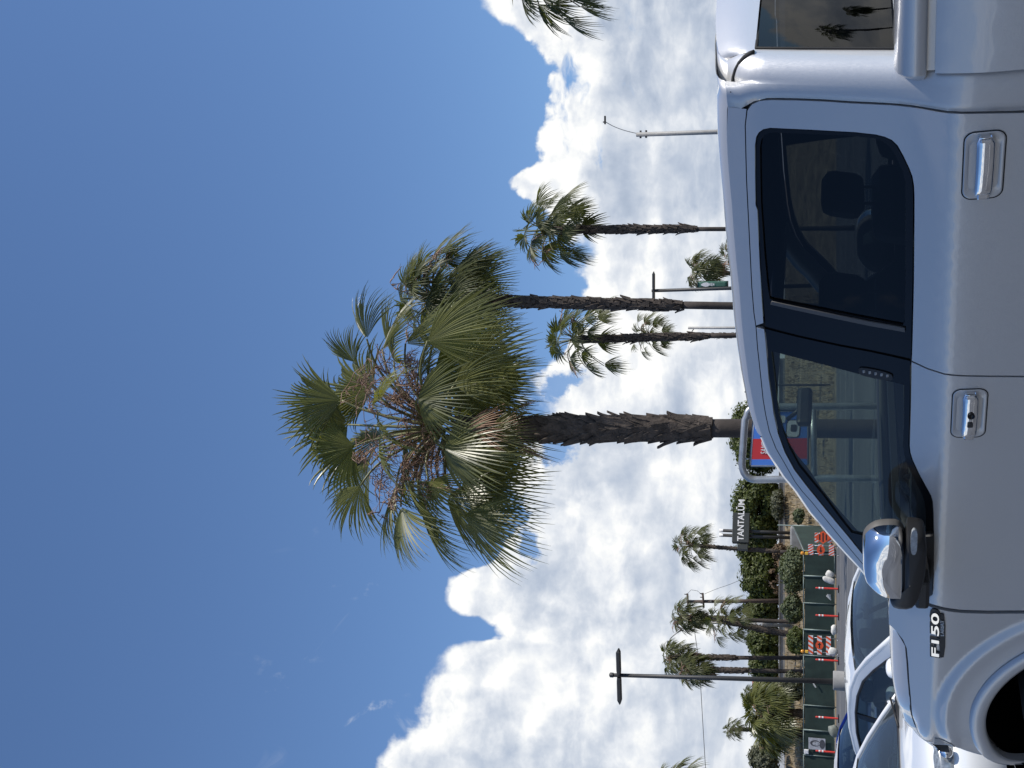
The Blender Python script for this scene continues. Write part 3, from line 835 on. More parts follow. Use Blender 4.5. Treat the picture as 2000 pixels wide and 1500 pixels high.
# --- doors (outer skin, glass, trim, handle), both sides
def handle(parent, cx, cy, wpx, hpx, s, keyed):
    """escutcheon centre in the photo; built at real size on the door skin"""
    x0, z_ = tpl(cx, cy)
    W_, H_ = .225, .112
    yb = YS(x0, z_)
    mb = MB()
    # recessed cup with a rounded rectangular rim
    def rr(w, h, r, n=6):
        out = []
        for (sx, sz, a0) in ((1, 1, 0), (-1, 1, 90), (-1, -1, 180), (1, -1, 270)):
            for k in range(n + 1):
                a = R(a0 + 90 * k / n); out.append((sx * (w / 2 - r) + r * math.cos(a), sz * (h / 2 - r) + r * math.sin(a)))
        return out
    o1, o2, o3 = rr(W_ + .008, H_ + .008, .032), rr(W_, H_, .028), rr(W_ - .006, H_ - .006, .026)
    def P3(q, d): return V((x0 + q[0], s * (YS(x0 + q[0], z_ + q[1]) + d), z_ + q[1]))
    n = len(o1)
    def ring(a, da, b, db, mat):
        vs = [P3(q, da) for q in a] + [P3(q, db) for q in b]
        fs = [(i, (i + 1) % n, n + (i + 1) % n, n + i) for i in range(n)]
        mb.add(vs, fs if s > 0 else [f[::-1] for f in fs], mat, False)
    ring(o1, .0018, o2, .0012, 1); ring(o2, .002, o3, .0035, 0)
    # cup: shallow bowl, deeper in the middle
    rows = []
    for k, dq in ((1.0, .0035), (.86, .003), (.7, -.004), (.45, -.012), (.15, -.016)):
        w = [(q[0] * (k if k > .8 else k * .9), q[1] * k) for q in o3]
        rows.append([P3(q, dq) for q in w] + [P3(w[0], dq)])
    mb.grid(rows, 2, True, flip=(s < 0))
    cup = mb.build('handle_cup', [M_SILVER, M_RUB, M_SILVER], parent)
    hb = MB()
    hw, hh = W_ / 2 - .010, .0265
    rows = []
    for i in range(17):
        t = i / 16; xx = -hw + 2 * hw * t
        bow = .030 + .014 * math.sin(math.pi * t) - (.012 if t > .93 or t < .05 else 0)
        row = []
        for k in range(13):
            a = math.pi * 2 * k / 12
            h2 = hh * (.96 if 0 < i < 16 else .7)
            cz = math.copysign(abs(math.cos(a)) ** .55, math.cos(a)); sz = math.copysign(abs(math.sin(a)) ** .6, math.sin(a))
            row.append(V((x0 + xx, s * (yb + bow + .011 * sz - .008), z_ + h2 * cz)))
        rows.append(row)
    hb.grid(rows, 0, True, flip=(s > 0))
    for e_ in (-1, 1):
        hb.box((x0 + e_ * (hw - .016), s * (yb + .012), z_), (.03, .04, .036), mat=0, bev=.006)
    h = hb.build('handle', [M_CHROME], parent)
    if keyed:
        kb = MB()
        c = V((x0 - .03, s * (yb + .0485), z_ - .002)); q = Matrix.Rotation(R(-90 * s), 3, 'X')
        kb.lathe(c, [(.0, .001), (.010, .001), (.0105, .003), (.012, .004), (.0125, 0)], 20, q, 0)
        kb.build('key_barrel', [M_GBLK], h)
        pbm = MB(); pbm.box((x0 + .012, s * (yb + .0497), z_), (.019, .008, .019), bev=.003); pbm.build('touch_sensor', [M_BLK], h)
    return h

def tube_on(mb, poly, yf, s, d, r, mat=0, n=6):
    p = dense(poly, .04)
    pts = [V((q[0], s * (yf(*q) + d), q[1])) for q in p]
    mb.tube(pts + [pts[0]], r, n, mat, cap=False)

# window line of each door: black trim between skin and glass
rw_out = TPS(win_r_top) + TPS(belt_r[1:]) + TPS([(1779, 702), (1700, 685), (1640, 674), (1560, 656.5), (1495, 639)]) + TPS((fr_rear[::-1])[1:]) + TPS([(1485.5, 515), (1481, 410)])
fw_out = TPS([(1778.6, 706.5), (1777, 810), (1775, 870), (1776.5, 884), (1781, 898), (1793, 924), (1811, 957), (1817, 968), (1820, 979), (1821.5, 1000), (1822.5, 1044), (1822, 1120), (1820, 1160), (1776, 1160)]) + TPS(fr_front[::-1][1:]) + TPS([(1495.2, 643.5), (1560, 660), (1640, 677.5), (1700, 688.5)])
rw_in = TPS([(1486, 400), (1484.5, 330), (1484, 290), (1487, 274), (1493, 265), (1505, 260), (1580, 262.5), (1670, 267), (1706, 271), (1722, 276), (1734, 284), (1744, 296), (1754, 315), (1764, 338), (1768, 356), (1769, 385), (1769, 430), (1768.5, 550), (1767, 630), (1763, 637), (1700, 625), (1600, 605), (1515, 589), (1503.5, 585), (1499, 560), (1493, 500)])
fw_in = TPS([(1765.5, 753), (1765.5, 810), (1764, 868), (1766, 890), (1772, 908), (1785, 936), (1800, 965), (1806, 982), (1808, 1000), (1808.5, 1040), (1760, 1044), (1700, 1050), (1684, 1047), (1663, 1042), (1640, 1013), (1610, 972), (1584, 940), (1560, 911), (1542, 877), (1530, 844), (1521, 808), (1516, 770), (1508, 700), (1506, 688), (1514, 689), (1600, 711), (1700, 738)])

for s in (1, -1):
    # rear door
    mb = MB(); panel(mb, inset(rear_door_poly, .0035), [], YS, s, (.07, .02), .03)
    rd = mb.build('rear_door', [M_SILVER], truck)
    mb = MB(); panel(mb, inset(rw_out, .001), [rw_in], YS, s, (.1, .05), .02, off=-.004)
    # satin edge of the fixed pane
    rdt = mb.build('window_trim', [M_GBLK], rd)
    gm = MB(); panel(gm, inset(rw_in, -.006), [], YS, s, (.15, .1), 0, off=-.012); gm.build('window_glass', [M_GPR], rd)
    if s > 0:
        mb = MB()
        e0 = TPS([(1507, 588), (1600, 607.5), (1700, 628), (1767, 640)]); e1 = TPS([(1767, 648), (1700, 636), (1600, 615), (1505, 594)])
        panel(mb, e0 + e1, [], YS, s, (.1, .1), .006, off=.003); mb.build('division_bar', [M_BAR], rd)
        handle(rd, 1921, 323, 130, 70, s, False)
    im_ = MB()
    lowr = [q for q in rear_door_poly]
    inn = TPS(bseam) 
    innr = TPS(belt_r[::-1]) if False else None
    # front door
    mb = MB(); panel(mb, inset(front_door_poly, .0035), [], YS, s, (.07, .02), .03)
    fd = mb.build('front_door', [M_SILVER], truck)
    mb = MB(); panel(mb, inset(fw_out, .001), [fw_in], YS, s, (.1, .05), .02, off=-.004); mb.build('window_trim', [M_GBLK], fd)
    gm = MB(); panel(gm, inset(fw_in, -.006), [], YS, s, (.15, .1), 0, off=-.012); gm.build('window_glass', [M_GFR], fd)
    if s > 0:
        handle(fd, 1892.6, 807.4, 98, 58, s, True)
        kp = MB()
        kpoly = TPS([(1680, 716), (1676, 724), (1679, 733), (1740, 745), (1744, 738), (1741, 729)])
        panel(kp, chaikin(kpoly, 2), [], YS, s, (.05, .05), .004, off=.0015)
        ko = kp.build('door_keypad', [M_BLK], fd)
        for k in range(5):
            t = k / 4
            cxk, czk = tpl(1688 + 46 * t, 724.8 + 8.5 * t)
            bm_ = MB(); bm_.box((cxk, YS(cxk, czk) + .0015, czk), (.013, .004, .0115), Matrix.Rotation(R(-22), 3, 'X'), bev=.002)
            bm_.build('keypad_button', [M_LAMP], ko)
    # inner trim of both doors below the glass, and seals behind the gaps
    mb = MB()
    zi = tpl(1779, 705)[1] - .01
    panel(mb, [(XC + .03, z0), (XB - .004, z0), (XB - .004, zi), (XC + .03, zi)], [], lambda x, z: min(YS(x, z), .99) - .11, s, (.3, .2), 0)
    panel(mb, [(XB + .004, z0), (XF - .02, z0), (XF - .02, zi - .05), (XF - .5, zi), (XB + .004, zi)], [], lambda x, z: min(YS(x, z), .99) - .11, s, (.3, .2), 0)
    for (zz, xa, xb) in ((zi, XC + .03, XB), (zi, XB, XF - .5)):
        mb.add([V((xa, s * (YS(xa, zz) - .11), zz)), V((xb, s * (YS(xb, zz) - .11), zz)), V((xb, s * (YS(xb, zz) - .02), zz)), V((xa, s * (YS(xa, zz) - .02), zz))], [(0, 1, 2, 3)], 0, False)
    mb.build('door_lining', [M_INT], truck)
    mb = MB()
    tube_on(mb, TPS(seam_rear[::-1] + doorR_back) + [(XC, .62), (XC + .02, z0), (XB, z0)] + TPS(bseam[::-1] + [(1700, 687), (1640, 675), (1560, 658), (1495, 640.5)]), YS, s, -.036, .022)
    tube_on(mb, TPS(seam_front) + TPS(dfront[1:]) + [(XF, z0), (XB, z0)] + TPS(bseam[::-1] + [(1700, 687), (1640, 675), (1560, 658), (1495, 640.5)]), YS, s, -.036, .022)
    mb.build('door_seal', [M_RUB], truck)

# --- cab: upper side above the doors, pillars, corner, roof, back wall
XK = tpl(1660, 172)[0]                         # where the corner starts to turn
def cab_corner(t):                             # t 0..1 round the corner, in plan: (dx, inset)
    a = t * math.pi / 2
    return -.080 * math.sin(a) ** .9, .085 * (1 - math.cos(a)) ** .85
top_side = TPS(silh_r + silh)                  # the line where the side turns into the roof
pillar_base = TPS([(1728, 1163), (1776, 1160)])
body = MB()
# strip between the door seam and the roof edge
XS0 = tpl(1458, 213)[0]; ZH = tpl(1421, 205)[1]
upper = [(XS0, ZH)] + [q for q in TPS(silh_r[3:]) if q[0] > XS0 + .01] + TPS(silh) + TPS([(1745, 1170), (1776, 1166)]) + TPS(seam[::-1][1:-1]) + [(XS0, tpl(1458, 213)[1])]
back_up = TPS([(1470, 196), (1482, 189)])
ustrip = inset(upper, .0)
panel(body, ustrip, [], YS, 1, (.08, .02), 0)
panel(body, ustrip, [], YS, -1, (.08, .02), 0)
# quarter behind the rear door and round the corner: rows over height
qz = [(1424, 190), (1440, 184), (1458, 188)]
zt = top_side[1][1]
nr = 34
for s in (1, -1):
    rows = []
    seam_back = TPS([(1458, 213), (1467, 200.5), (1482, 193), (1505, 191), (1560, 192), (1610, 194), (1660, 197.5), (1745, 201.5), (1782, 205.5), (1810, 210), (1830, 214), (1848, 216.5), (1864, 217.5), (1920, 217.5), (2000, 216.2)]) + [(XC - .012, .62), (XC, .40)]
    stab = sorted([(q[1], q[0]) for q in seam_back])
    zlo = .40; zhi = tpl(1421, 205)[1]
    kk = [zlo + (zhi - zlo) * i / nr for i in range(nr + 1)]
    for z in kk:
        xs_ = lerp_curve(stab, z); Yb = YS(xs_, z)
        if z > stab[-1][0]: xs_ = stab[-1][1] + (z - stab[-1][0]) * 0.0
        xk = min(XK, xs_ - .015) if z < 1.22 else XK
        topround = max(0, z - (zhi - .10)) / .10
        row = [V((xs_, s * (Yb - .03), z)), V((xs_, s * Yb, z)), V(((xs_ + xk) / 2, s * YS(xk, z), z)), V((xk, s * YS(xk, z), z))]
        lean = (z - 1.3) * .03 if z > 1.3 else 0          # the back wall leans forward a little
        for i in range(1, 11):
            dx, dy = cab_corner(i / 10)
            row.append(V((xk + dx + lean + .05 * topround ** 2, s * (YS(xk, z) - dy - .05 * topround ** 2), z)))
        rows.append(row)
    body.grid(rows, 0, True, flip=(s < 0))
    if s > 0: corner_rows = rows
# roof: from the roof edge inwards
edge_pts = [V((q[0], YS(*q), q[1])) for q in top_side if True]
x_hdr = tpl(1497, 872)[0]
roof_rows = []
crn = [p.copy() for p in corner_rows[-1][3:]]           # round the corner at roof height
rp_ = crn[::-1] + [V((q[0], YS(*q), q[1])) for q in top_side if XK + .05 < q[0] < x_hdr]
for p in rp_:
    row = []
    for (f, dz) in ((1, 0), (.985, .012), (.96, .024), (.92, .034), (.84, .042), (.6, .058), (.3, .068), (0, .072), (-.3, .068), (-.6, .058), (-.84, .042), (-.92, .034), (-.96, .024), (-.985, .012), (-1, 0)):
        row.append(V((p.x, p.y * f, p.z + dz)))
    roof_rows.append(row)
body.grid(roof_rows, 0, True, flip=True)
# A pillars: turn inwards to the windscreen
fp = [p for p in edge_pts if p.x >= x_hdr - .05]
wl = []
for s in (1, -1):
    rows = []
    for p in fp:
        rows.append([V((p.x, s * p.y, p.z)), V((p.x + .018, s * (p.y - .02), p.z + .012)), V((p.x + .028, s * (p.y - .05), p.z + .010)), V((p.x + .022, s * (p.y - .085), p.z - .006)), V((p.x - .03, s * (p.y - .095), p.z - .035)), V((p.x - .08, s * (p.y - .05), p.z - .05))])
    body.grid(rows, 0, True, flip=(s > 0))
    wl.append([r[3] for r in rows])
# back wall with an opening for the window
XR = XK - .080
zg0, zg1 = tpl(1752, 100, lambda x, z: .80)[1], tpl(1470, 95, lambda x, z: .70)[1]
def backx(y, z):
    return XR + ((z - 1.3) * .03 if z > 1.3 else 0) - .035 * max(0, 1 - (y / yedge(z)) ** 2) + .05 * (max(0, z - (zhi - .10)) / .10) ** 2
def yedge(z): return YS(XK, z) - .085 - .05 * (max(0, z - (zhi - .10)) / .10) ** 2
ZG0, ZG1 = 1.362, 1.785
gy = .60
rows = []
def backstrip(z0_, z1_, yfun0, yfun1, n=8, m=2):
    rows = []
    for j in range(n + 1):
        z = z0_ + (z1_ - z0_) * j / n
        a, b = yfun0(z), yfun1(z)
        rows.append([V((backx(a + (b - a) * i / m, z), a + (b - a) * i / m, z)) for i in range(m + 1)])
    return rows
body.grid(backstrip(.45, ZG0, lambda z: -yedge(z), yedge, 8, 12), 0, True)
RC = [(1, 0), (.985, .012), (.96, .024), (.92, .034), (.84, .042), (.6, .058), (.3, .068), (0, .072)]
RC = RC + [(-a, b) for a, b in RC[::-1][1:]]
ytop_ = corner_rows[-1][-1].y
toprow = [V((backx(ytop_ * f, zhi), ytop_ * f, zhi + dz)) for f, dz in RC]
rows_ = []
for j in range(6):
    t = j / 5; z = ZG1 + (zhi - ZG1) * t
    rows_.append([V((backx(yedge(z) * f, z), yedge(z) * f, z + dz * t)) for f, dz in RC])
rows_[-1] = toprow
body.grid(rows_, 0, True, flip=True)
body.grid([toprow, [V((corner_rows[-1][-1].x + .004, q.y, q.z + .003)) if abs(q.y) < ytop_ * .99 else q for q in toprow]], 0, True, flip=True)
for s in (1, -1):
    body.grid(backstrip(ZG0, ZG1, lambda z: s * yedge(z), lambda z: s * (yedge(z) - .018), 8, 1), 0, True, flip=(s > 0))
cab = body.build('cab_shell', [M_SILVER], truck)
# roof edge moulding that curls round the corner to the back window: laid on the corner's skin
def topx(p):                            # local point -> photo pixel (stored orientation)
    w = TM @ p - CAM; k = w.y * CP + w.z * SP
    return (1000 - FPX * (-w.y * SP + w.z * CP) / k, 750 - FPX * w.x / k)
cand = []
for i in range(len(corner_rows) - 8, len(corner_rows) - 1):
    for k in range(1, len(corner_rows[0]) - 1):
        for a in range(6):
            for b_ in range(6):
                t, u_ = a / 6, b_ / 6
                p = corner_rows[i][k].lerp(corner_rows[i][k + 1], u_).lerp(corner_rows[i + 1][k].lerp(corner_rows[i + 1][k + 1], u_), t)
                cand.append((topx(p), p))
mp = []
for q in ((1475, 96), (1464, 103), (1454, 110.5), (1445, 122), (1437, 136), (1432, 150), (1428.5, 166), (1426.5, 182)):
    mp.append(min(cand, key=lambda c: (c[0][0] - q[0]) ** 2 + (c[0][1] - q[1]) ** 2)[1])
for _ in range(2): mp = [mp[0]] + [(mp[i - 1] + mp[i] * 2 + mp[i + 1]) / 4 for i in range(1, len(mp) - 1)] + [mp[-1]]
for s in (1, -1):
    mb = MB(); mb.tube([V((q.x - .001, s * (q.y + .001), q.z)) for q in mp], [.010, .010, .009, .008, .007, .006, .004, .002], 8); mb.build('roof_moulding', [M_RUB], truck)
# back window
mb = MB()
def gline(z): return yedge(z) - .018
g = backstrip(ZG0 + .006, ZG1 - .006, lambda z: -gline(z) + .010, lambda z: gline(z) - .010, 6, 14)
mb.grid([[V((p.x + .004, p.y, p.z)) for p in r] for r in g], 0, True)
rg = mb.build('rear_window', [M_GPR], truck)
mb = MB()
bor = [V((backx(gline(z) - .004, z) - .002, gline(z) - .004, z)) for z in (ZG0 + .003, 1.5, 1.65, ZG1 - .003)]
loop = bor + [V((backx(-gline(z) + .004, z) - .002, -gline(z) + .004, z)) for z in (ZG1 - .003, 1.65, 1.5, ZG0 + .003)]
mb.tube(loop + [loop[0]], .005, 6, cap=False); mb.build('window_seal', [M_RUB], rg)
# cabin lining: roof lining and back wall seen through the glass
mb = MB()
mb.grid([[V((p.x, p.y * .92, p.z - .05)) for p in r[1:-1]] for r in roof_rows], 0, True)
for s in (1, -1):
    up_ = [q for q in inset(upper, .004)]
    panel(mb, up_, [], lambda x, z: YS(x, z) - .05, s, (.2, .1), 0)
mb.box((XR + .12, 0, .95), (.04, 1.7, .84))
mb.box(((XF + XC) / 2, 0, .42), (abs(XF - XC), 1.8, .04))
mb.build('cabin_lining', [M_INT], truck)
# windscreen
mb = MB(); rows = []
for a, b in zip(wl[0], wl[1]):
    rows.append([a.lerp(b, i / 12) + V((.10 * (1 - (2 * i / 12 - 1) ** 2), 0, .012 * (1 - (2 * i / 12 - 1) ** 2))) for i in range(13)])
mb.grid(rows, 0, True); mb.build('windscreen', [M_GFR], truck)
mb = MB()
hd = [r_ + V((-.03, 0, -.01)) for r_ in rows[0]]
mb.tube(hd, .035, 6); mb.tube([r_ + V((.02, 0, -.03)) for r_ in rows[-1]], .03, 6); mb.build('windscreen_trim', [M_BLK], truck)

# --- seats, wheel, dash
def seat(x, y, name='seat', w=.52, hz=0.0, rest=True):
    mb = MB()
    mb.box((x + .05, y, .80), (.52, w, .20), bev=.07)
    rot = Matrix.Rotation(R(-14), 3, 'Y')
    mb.box((x - .27, y, 1.12 + hz), (.17, w * .96, .62), rot, bev=.07)
    o = mb.build(name, [M_SEAT], truck)
    if rest:
        h = MB(); h.box((x - .385, y, 1.545 + hz), (.11, .29, .19), rot, bev=.05)
        h.tube([(x - .37, y - .07, 1.40 + hz), (x - .375, y - .07, 1.48 + hz)], .008, 6); h.tube([(x - .37, y + .07, 1.40 + hz), (x - .375, y + .07, 1.48 + hz)], .008, 6)
        h.build('headrest', [M_SEAT], o)
seat(-1.52, .40); seat(-1.52, -.40)
mb = MB(); mb.box((-2.42, 0, .80), (.50, 1.44, .20), bev=.07); mb.box((-2.72, 0, 1.12), (.15, 1.44, .60), Matrix.Rotation(R(-8), 3, 'Y'), bev=.06)
rb = mb.build('rear_bench', [M_SEAT], truck)
for y in (.45, -.45):
    h = MB(); h.box((-2.765, y, 1.475), (.10, .27, .15), Matrix.Rotation(R(-8), 3, 'Y'), bev=.045); h.build('headrest', [M_SEAT], rb)
mb = MB()
mb.box((-.62, 0, 1.07), (.42, 1.62, .34), bev=.09); mb.box((-.38, 0, 1.19), (.5, 1.64, .10), bev=.04)
mb.box((-.72, .40, 1.235), (.22, .42, .09), bev=.035)
mb.box((-.80, 0, .78), (.5, .34, .46), bev=.05)
dash = mb.build('dashboard', [M_INT], truck)
mb = MB(); mb.box((-.80, -.02, 1.13), (.02, .24, .15), bev=.004); mb.build('centre_screen', [M_GBLK], dash)
sw = MB()
cs = V((-.98, .40, 1.15)); qn = Matrix.Rotation(R(-64), 3, 'Y')
sw.tube([cs + qn @ V((.185 * math.cos(a), .185 * math.sin(a), 0)) for a in [k * math.pi / 16 for k in range(33)]], .015, 8, cap=False)
sw.box(cs, (.13, .15, .05), qn, bev=.02)
for a in (0, 180, 270): sw.tube([cs, cs + qn @ V((.18 * math.cos(R(a + 90)), .18 * math.sin(R(a + 90)), 0))], .013, 6)
sw.tube([cs, cs + V((.3, 0, -.12))], .03, 8)
sw.build('steering_wheel', [M_INT], truck)
mb = MB(); mb.box((-.98, 0, 1.745), (.04, .26, .07), bev=.018); mb.tube([(-.97, 0, 1.76), (-.90, 0, 1.83)], .012, 6); mb.build('rear_view_mirror', [M_BLK], truck)

# --- front wing with its arch and flare
arch_c = (.0, .345)
open_ = TPS([(2000, 1296), (1980, 1308), (1960, 1322), (1945, 1338), (1934, 1354), (1926, 1372), (1923, 1390), (1924, 1405), (1928, 1418), (1940, 1440), (1964, 1464), (1999, 1484)])
ra = [math.hypot(q[0] - arch_c[0], q[1] - arch_c[1]) for q in open_]
RA = .632
wing_top = [(1776, 1163), (1760, 1163), (1738, 1163), (1735.5, 1190), (1736, 1219)]
hood_seam = [(1736, 1219), (1744, 1226), (1752, 1234), (1764, 1250), (1771, 1266), (1774, 1296), (1776, 1330), (1779, 1362), (1783, 1388), (1789, 1410), (1796, 1430)]
nose = [(1798, 1446), (1808, 1456), (1826, 1462), (1845, 1464), (1862, 1466), (1880, 1472), (1900, 1481), (1920, 1486), (1957, 1490)]
pn = TPS(nose[-1:])[0]
XN = .84
nose_xz = [(.10, 1.286), (.20, 1.277), (.32, 1.262), (.44, 1.24), (.52, 1.215), (.56, 1.18), (.58, 1.10), (.59, 1.0), (.60, .9), (.60, .72), (.58, .62)]
arc = [(arch_c[0] + RA * math.cos(R(a)), arch_c[1] + RA * math.sin(R(a))) for a in range(27, 172, 3)]
seamdn = TPS([(1776, 1171.5), (1800, 1179.5), (1828, 1188.5), (1854, 1194.5), (1880, 1197.5), (1930, 1199), (2000, 1198.7)])
ws = TPS([(1776, 1171.5), (1757, 1167), (1738, 1165), (1735.5, 1190), (1736, 1219)] + hood_seam[1:-3])
wing_poly = ws + nose_xz + arc + [(XF + .020, .45), (XF + .020, .62)] + seamdn[::-1][:-1]
def YW(x, z):                         # wing: swells round the arch
    y = YS(x, z)
    d = math.hypot(x - arch_c[0], z - arch_c[1])
    k = min(1, max(0, (RA + .222 - d) / .060))
    y += .020 * k * k * (3 - 2 * k)
    k = min(1, max(0, (RA + .13 - d) / .13))
    y += .010 * k * k * (3 - 2 * k)
    return y
for s in (1, -1):
    mb = MB(); panel(mb, wing_poly, [], YW, s, (.016, .014), .020, edge=.014)
    wing = mb.build('front_wing', [M_SILVER], truck)
    if s > 0: wing_l = wing
    # rolled lip of the wheel arch
    lip = MB(); rows = []
    for a in range(24, 178, 3):
        c_, s_ = math.cos(R(a)), math.sin(R(a)); row = []
        for (rr_, dy) in ((RA + .070, .000), (RA + .068, .010), (RA + .058, .017), (RA + .020, .019), (RA + .003, .012), (RA - .001, .000), (RA + .002, -.025)):
            x = arch_c[0] + rr_ * c_; z = arch_c[1] + rr_ * s_
            row.append(V((x, s * (YW(arch_c[0] + (RA + .03) * c_, arch_c[1] + (RA + .03) * s_) + dy), z)))
        rows.append(row)
    lip.grid(rows, 0, True, flip=(s > 0)); lip.build('arch_lip', [M_SILVER], wing)
    # dark liner
    ln = MB(); rows = []
    for a in range(-4, 186, 10):
        rows.append([V((arch_c[0] + (RA + .03) * math.cos(R(a)), s * y, arch_c[1] + (RA + .03) * math.sin(R(a)))) for y in (.93, .80, .60, .45)])
    ln.grid(rows, 0, True, flip=(s > 0)); ln.box((arch_c[0], s * .43, .75), (1.6, .04, .95)); ln.build('wheel_arch_liner', [M_UNDER], wing)
    # headlamp wrapped round the corner
    hl = MB(); panel(hl, [(.225, 1.185), (.25, 1.112), (.30, 1.095), (.36, 1.10), (.40, 1.14), (.39, 1.19)], [], YW, s, (.04, .03), .012, off=.004)
    hl.build('headlight', [M_LAMP], truck)
# badge on the left wing
mb = MB()
def letters(txt, px0, px1, vt, vb, mat, par, nm, bold, d, dep=.004):
    """lettering between photo points, laid on the wing"""
    xa, za = tpl(vb, px0); xb, zb = tpl(vb, px1); za2 = tpl(vt, px0)[1]
    cu = bpy.data.curves.new('t', 'FONT'); cu.body = txt; o_ = bpy.data.objects.new('t', cu); COL.objects.link(o_)
    bpy.context.view_layer.update(); wn = o_.dimensions.x; bpy.data.objects.remove(o_); bpy.data.curves.remove(cu)
    h = za2 - za; nat = wn * h / .70
    mb = MB(); text_mesh(mb, txt, V((xa, YS((xa + xb) / 2, za + h / 2) + d, za)), V((xb - xa, 0, zb - za)), V((0, YS(xa, za2) - YS(xa, za), h)), h, dep, 0, 'LEFT', abs(xb - xa) / nat, bold)
    return mb.build(nm, [mat], par)
plp = chaikin(TPS([(1834, 1196), (1846.5, 1199), (1846, 1281), (1834.5, 1283)]), 1)
pl = MB(); panel(pl, plp, [], YS, 1, (.1, .1), .006, off=.006)
bd = pl.build('badge', [M_BLK], wing_l)
letters('F150', 1283, 1196, 1817.5, 1835, M_BLK, bd, 'badge_backing', .075, .005, .004)
letters('F150', 1281.5, 1198.5, 1819, 1833.5, M_CHROME, bd, 'badge_lettering', .02, .010, .004)
letters('LARIAT', 1239, 1209, 1836.5, 1843.5, M_WHT, bd, 'badge_lettering', .0, .0085, .003)
# --- bonnet
SEAMZ = [(-.62, 1.376), (-.53, 1.374), (-.49, 1.352), (-.44, 1.331), (-.398, 1.314), (-.29, 1.307), (-.163, 1.301), (-.042, 1.293), (.10, 1.286), (.20, 1.277), (.32, 1.262), (.44, 1.24), (.52, 1.21), (.58, 1.15)]
def zcrest(x): return lerp_curve([(-.7, 1.392), (-.53, 1.389), (-.1, 1.378), (.2, 1.355), (.35, 1.335), (.45, 1.312), (.52, 1.280), (.57, 1.24), (.61, 1.18), (.62, 1.10)], x)
mb = MB(); rows = []
cols = [(1.0, 0), (.992, .18), (.978, .42), (.955, .68), (.925, .88), (.88, .98), (.80, .96), (.70, .90), (.60, .95), (.3, 1.03), (0, 1.05)]
cols = cols + [(-a, b) for a, b in cols[::-1][1:]]
for x in [-.62, -.56, -.53, -.49, -.45, -.40, -.34, -.27, -.2, -.1, 0, .1, .2, .3, .38, .44, .50, .54, .57, .59, .605, .615, .62]:
    zs_ = min(lerp_curve(SEAMZ, x), zcrest(x) - .010) + .006
    yb_ = YS(min(x, .50), zs_) - .010; row = []
    for (f, k) in cols:
        bow = .16 * (1 - f * f) * max(0, (x + .3) / .94) ** 2
        row.append(V((x + bow, yb_ * f, zs_ + (zcrest(x) - zs_) * k)))
    rows.append(row)
mb.grid(rows, 0, True); mb.build('bonnet', [M_SILVER], truck)
for s in (1, -1):
    mb = MB(); mb.tube([V((x, s * (YS(x, z) - .016), z + .000)) for x, z in SEAMZ[2:-1]], .009, 6)
    mb.build('bonnet_seal', [M_RUB], truck)
# cowl, grille and bumper
mb = MB(); mb.box((XF + .10, 0, 1.34), (.30, 1.6, .03)); mb.build('cowl_panel', [M_BLK], truck)
mb = MB()
for k in range(3): mb.box((.79, 0, 1.08 - .09 * k), (.05, .9, .045), bev=.012)
mb.box((.76, 0, .98), (.04, 1.0, .34), mat=1); mb.build('grille', [M_CHROME, M_UNDER], truck)
mb = MB(); rows = []
for (dx, z) in ((0, .80), (.05, .79), (.06, .70), (.04, .60), (0, .58)):
    rows.append([V((.60 + .20 * (1 - (y / .90) ** 4) + dx, y, z)) for y in [-.90 + .09 * i for i in range(21)]])
mb.grid(rows, 0, True, flip=True); mb.build('bumper', [M_CHROME], truck)

# --- bed
XBD = tpl(1864, 146)[0]
XEND = XBD - 1.75
def YB(x, z): return _catmull([(.4, .95), (.7, .985), (.95, 1.0), (1.12, 1.0), (1.22, .985), (1.262, .975)], z)
zrail = 1.372
for s in (1, -1):
    mb = MB(); panel(mb, chaikin([(XBD, .45), (XBD, 1.262), (XEND, 1.262), (XEND, .45)], 0), [], YB, s, (.12, .03), .03)
    bs = mb.build('bed_side', [M_SILVER], truck)
    gm = MB()
    gm.grid([[V((XBD + .0, s * y, z)) for (y, z) in ((.955, 1.255), (.950, 1.30))], [V((XEND, s * y, z)) for (y, z) in ((.955, 1.255), (.950, 1.30))]], 0, False)
    gm.build('bed_groove', [M_SILVER], bs)
    rl = MB(); rows = []
    prof = [(.86, 1.24), (.862, zrail - .012), (.868, zrail - .002), (.885, zrail), (.925, zrail - .001), (.955, zrail - .010), (.975, zrail - .030), (.983, zrail - .055), (.982, 1.292), (.972, 1.285), (.95, 1.285)]
    nseg = 7
    for i in range(nseg):           # rounded front end
        a = (math.pi / 2) * i / (nseg - 1)
        k = math.sin(a)
        rows.append([V((XBD + .055 - .055 * (1 - math.cos(a)) - 0.0 * k, s * (.915 + (y - .915) * (k ** .7 if i else .02)), 1.29 + (z - 1.29) * (k ** .6 if i else .05))) for (y, z) in prof])
        rows[-1] = [V((XBD + .05 * (1 - k), p.y, p.z)) for p in rows[-1]]
    rows.append([V((XEND, s * y, z)) for (y, z) in prof])
    rl.grid(rows, 0, True, flip=(s > 0)); rl.build('bed_rail', [M_SILVER], truck)
mb = MB()
mb.box((XBD - .02, 0, .93), (.03, 1.72, .78)); mb.box((XEND + .02, 0, .93), (.05, 1.72, .80)); mb.box(((XBD + XEND) / 2, 0, .62), (1.7, 1.7, .03))
mb.build('bed_box', [M_SILVER], truck)
mb = MB(); mb.box((.60, 0, .75), (.03, 1.1, .8)); mb.box(((XBD + .9) / 2 - 1.0, 0, .40), (4.9, 1.2, .16)); mb.build('chassis', [M_UNDER], truck)
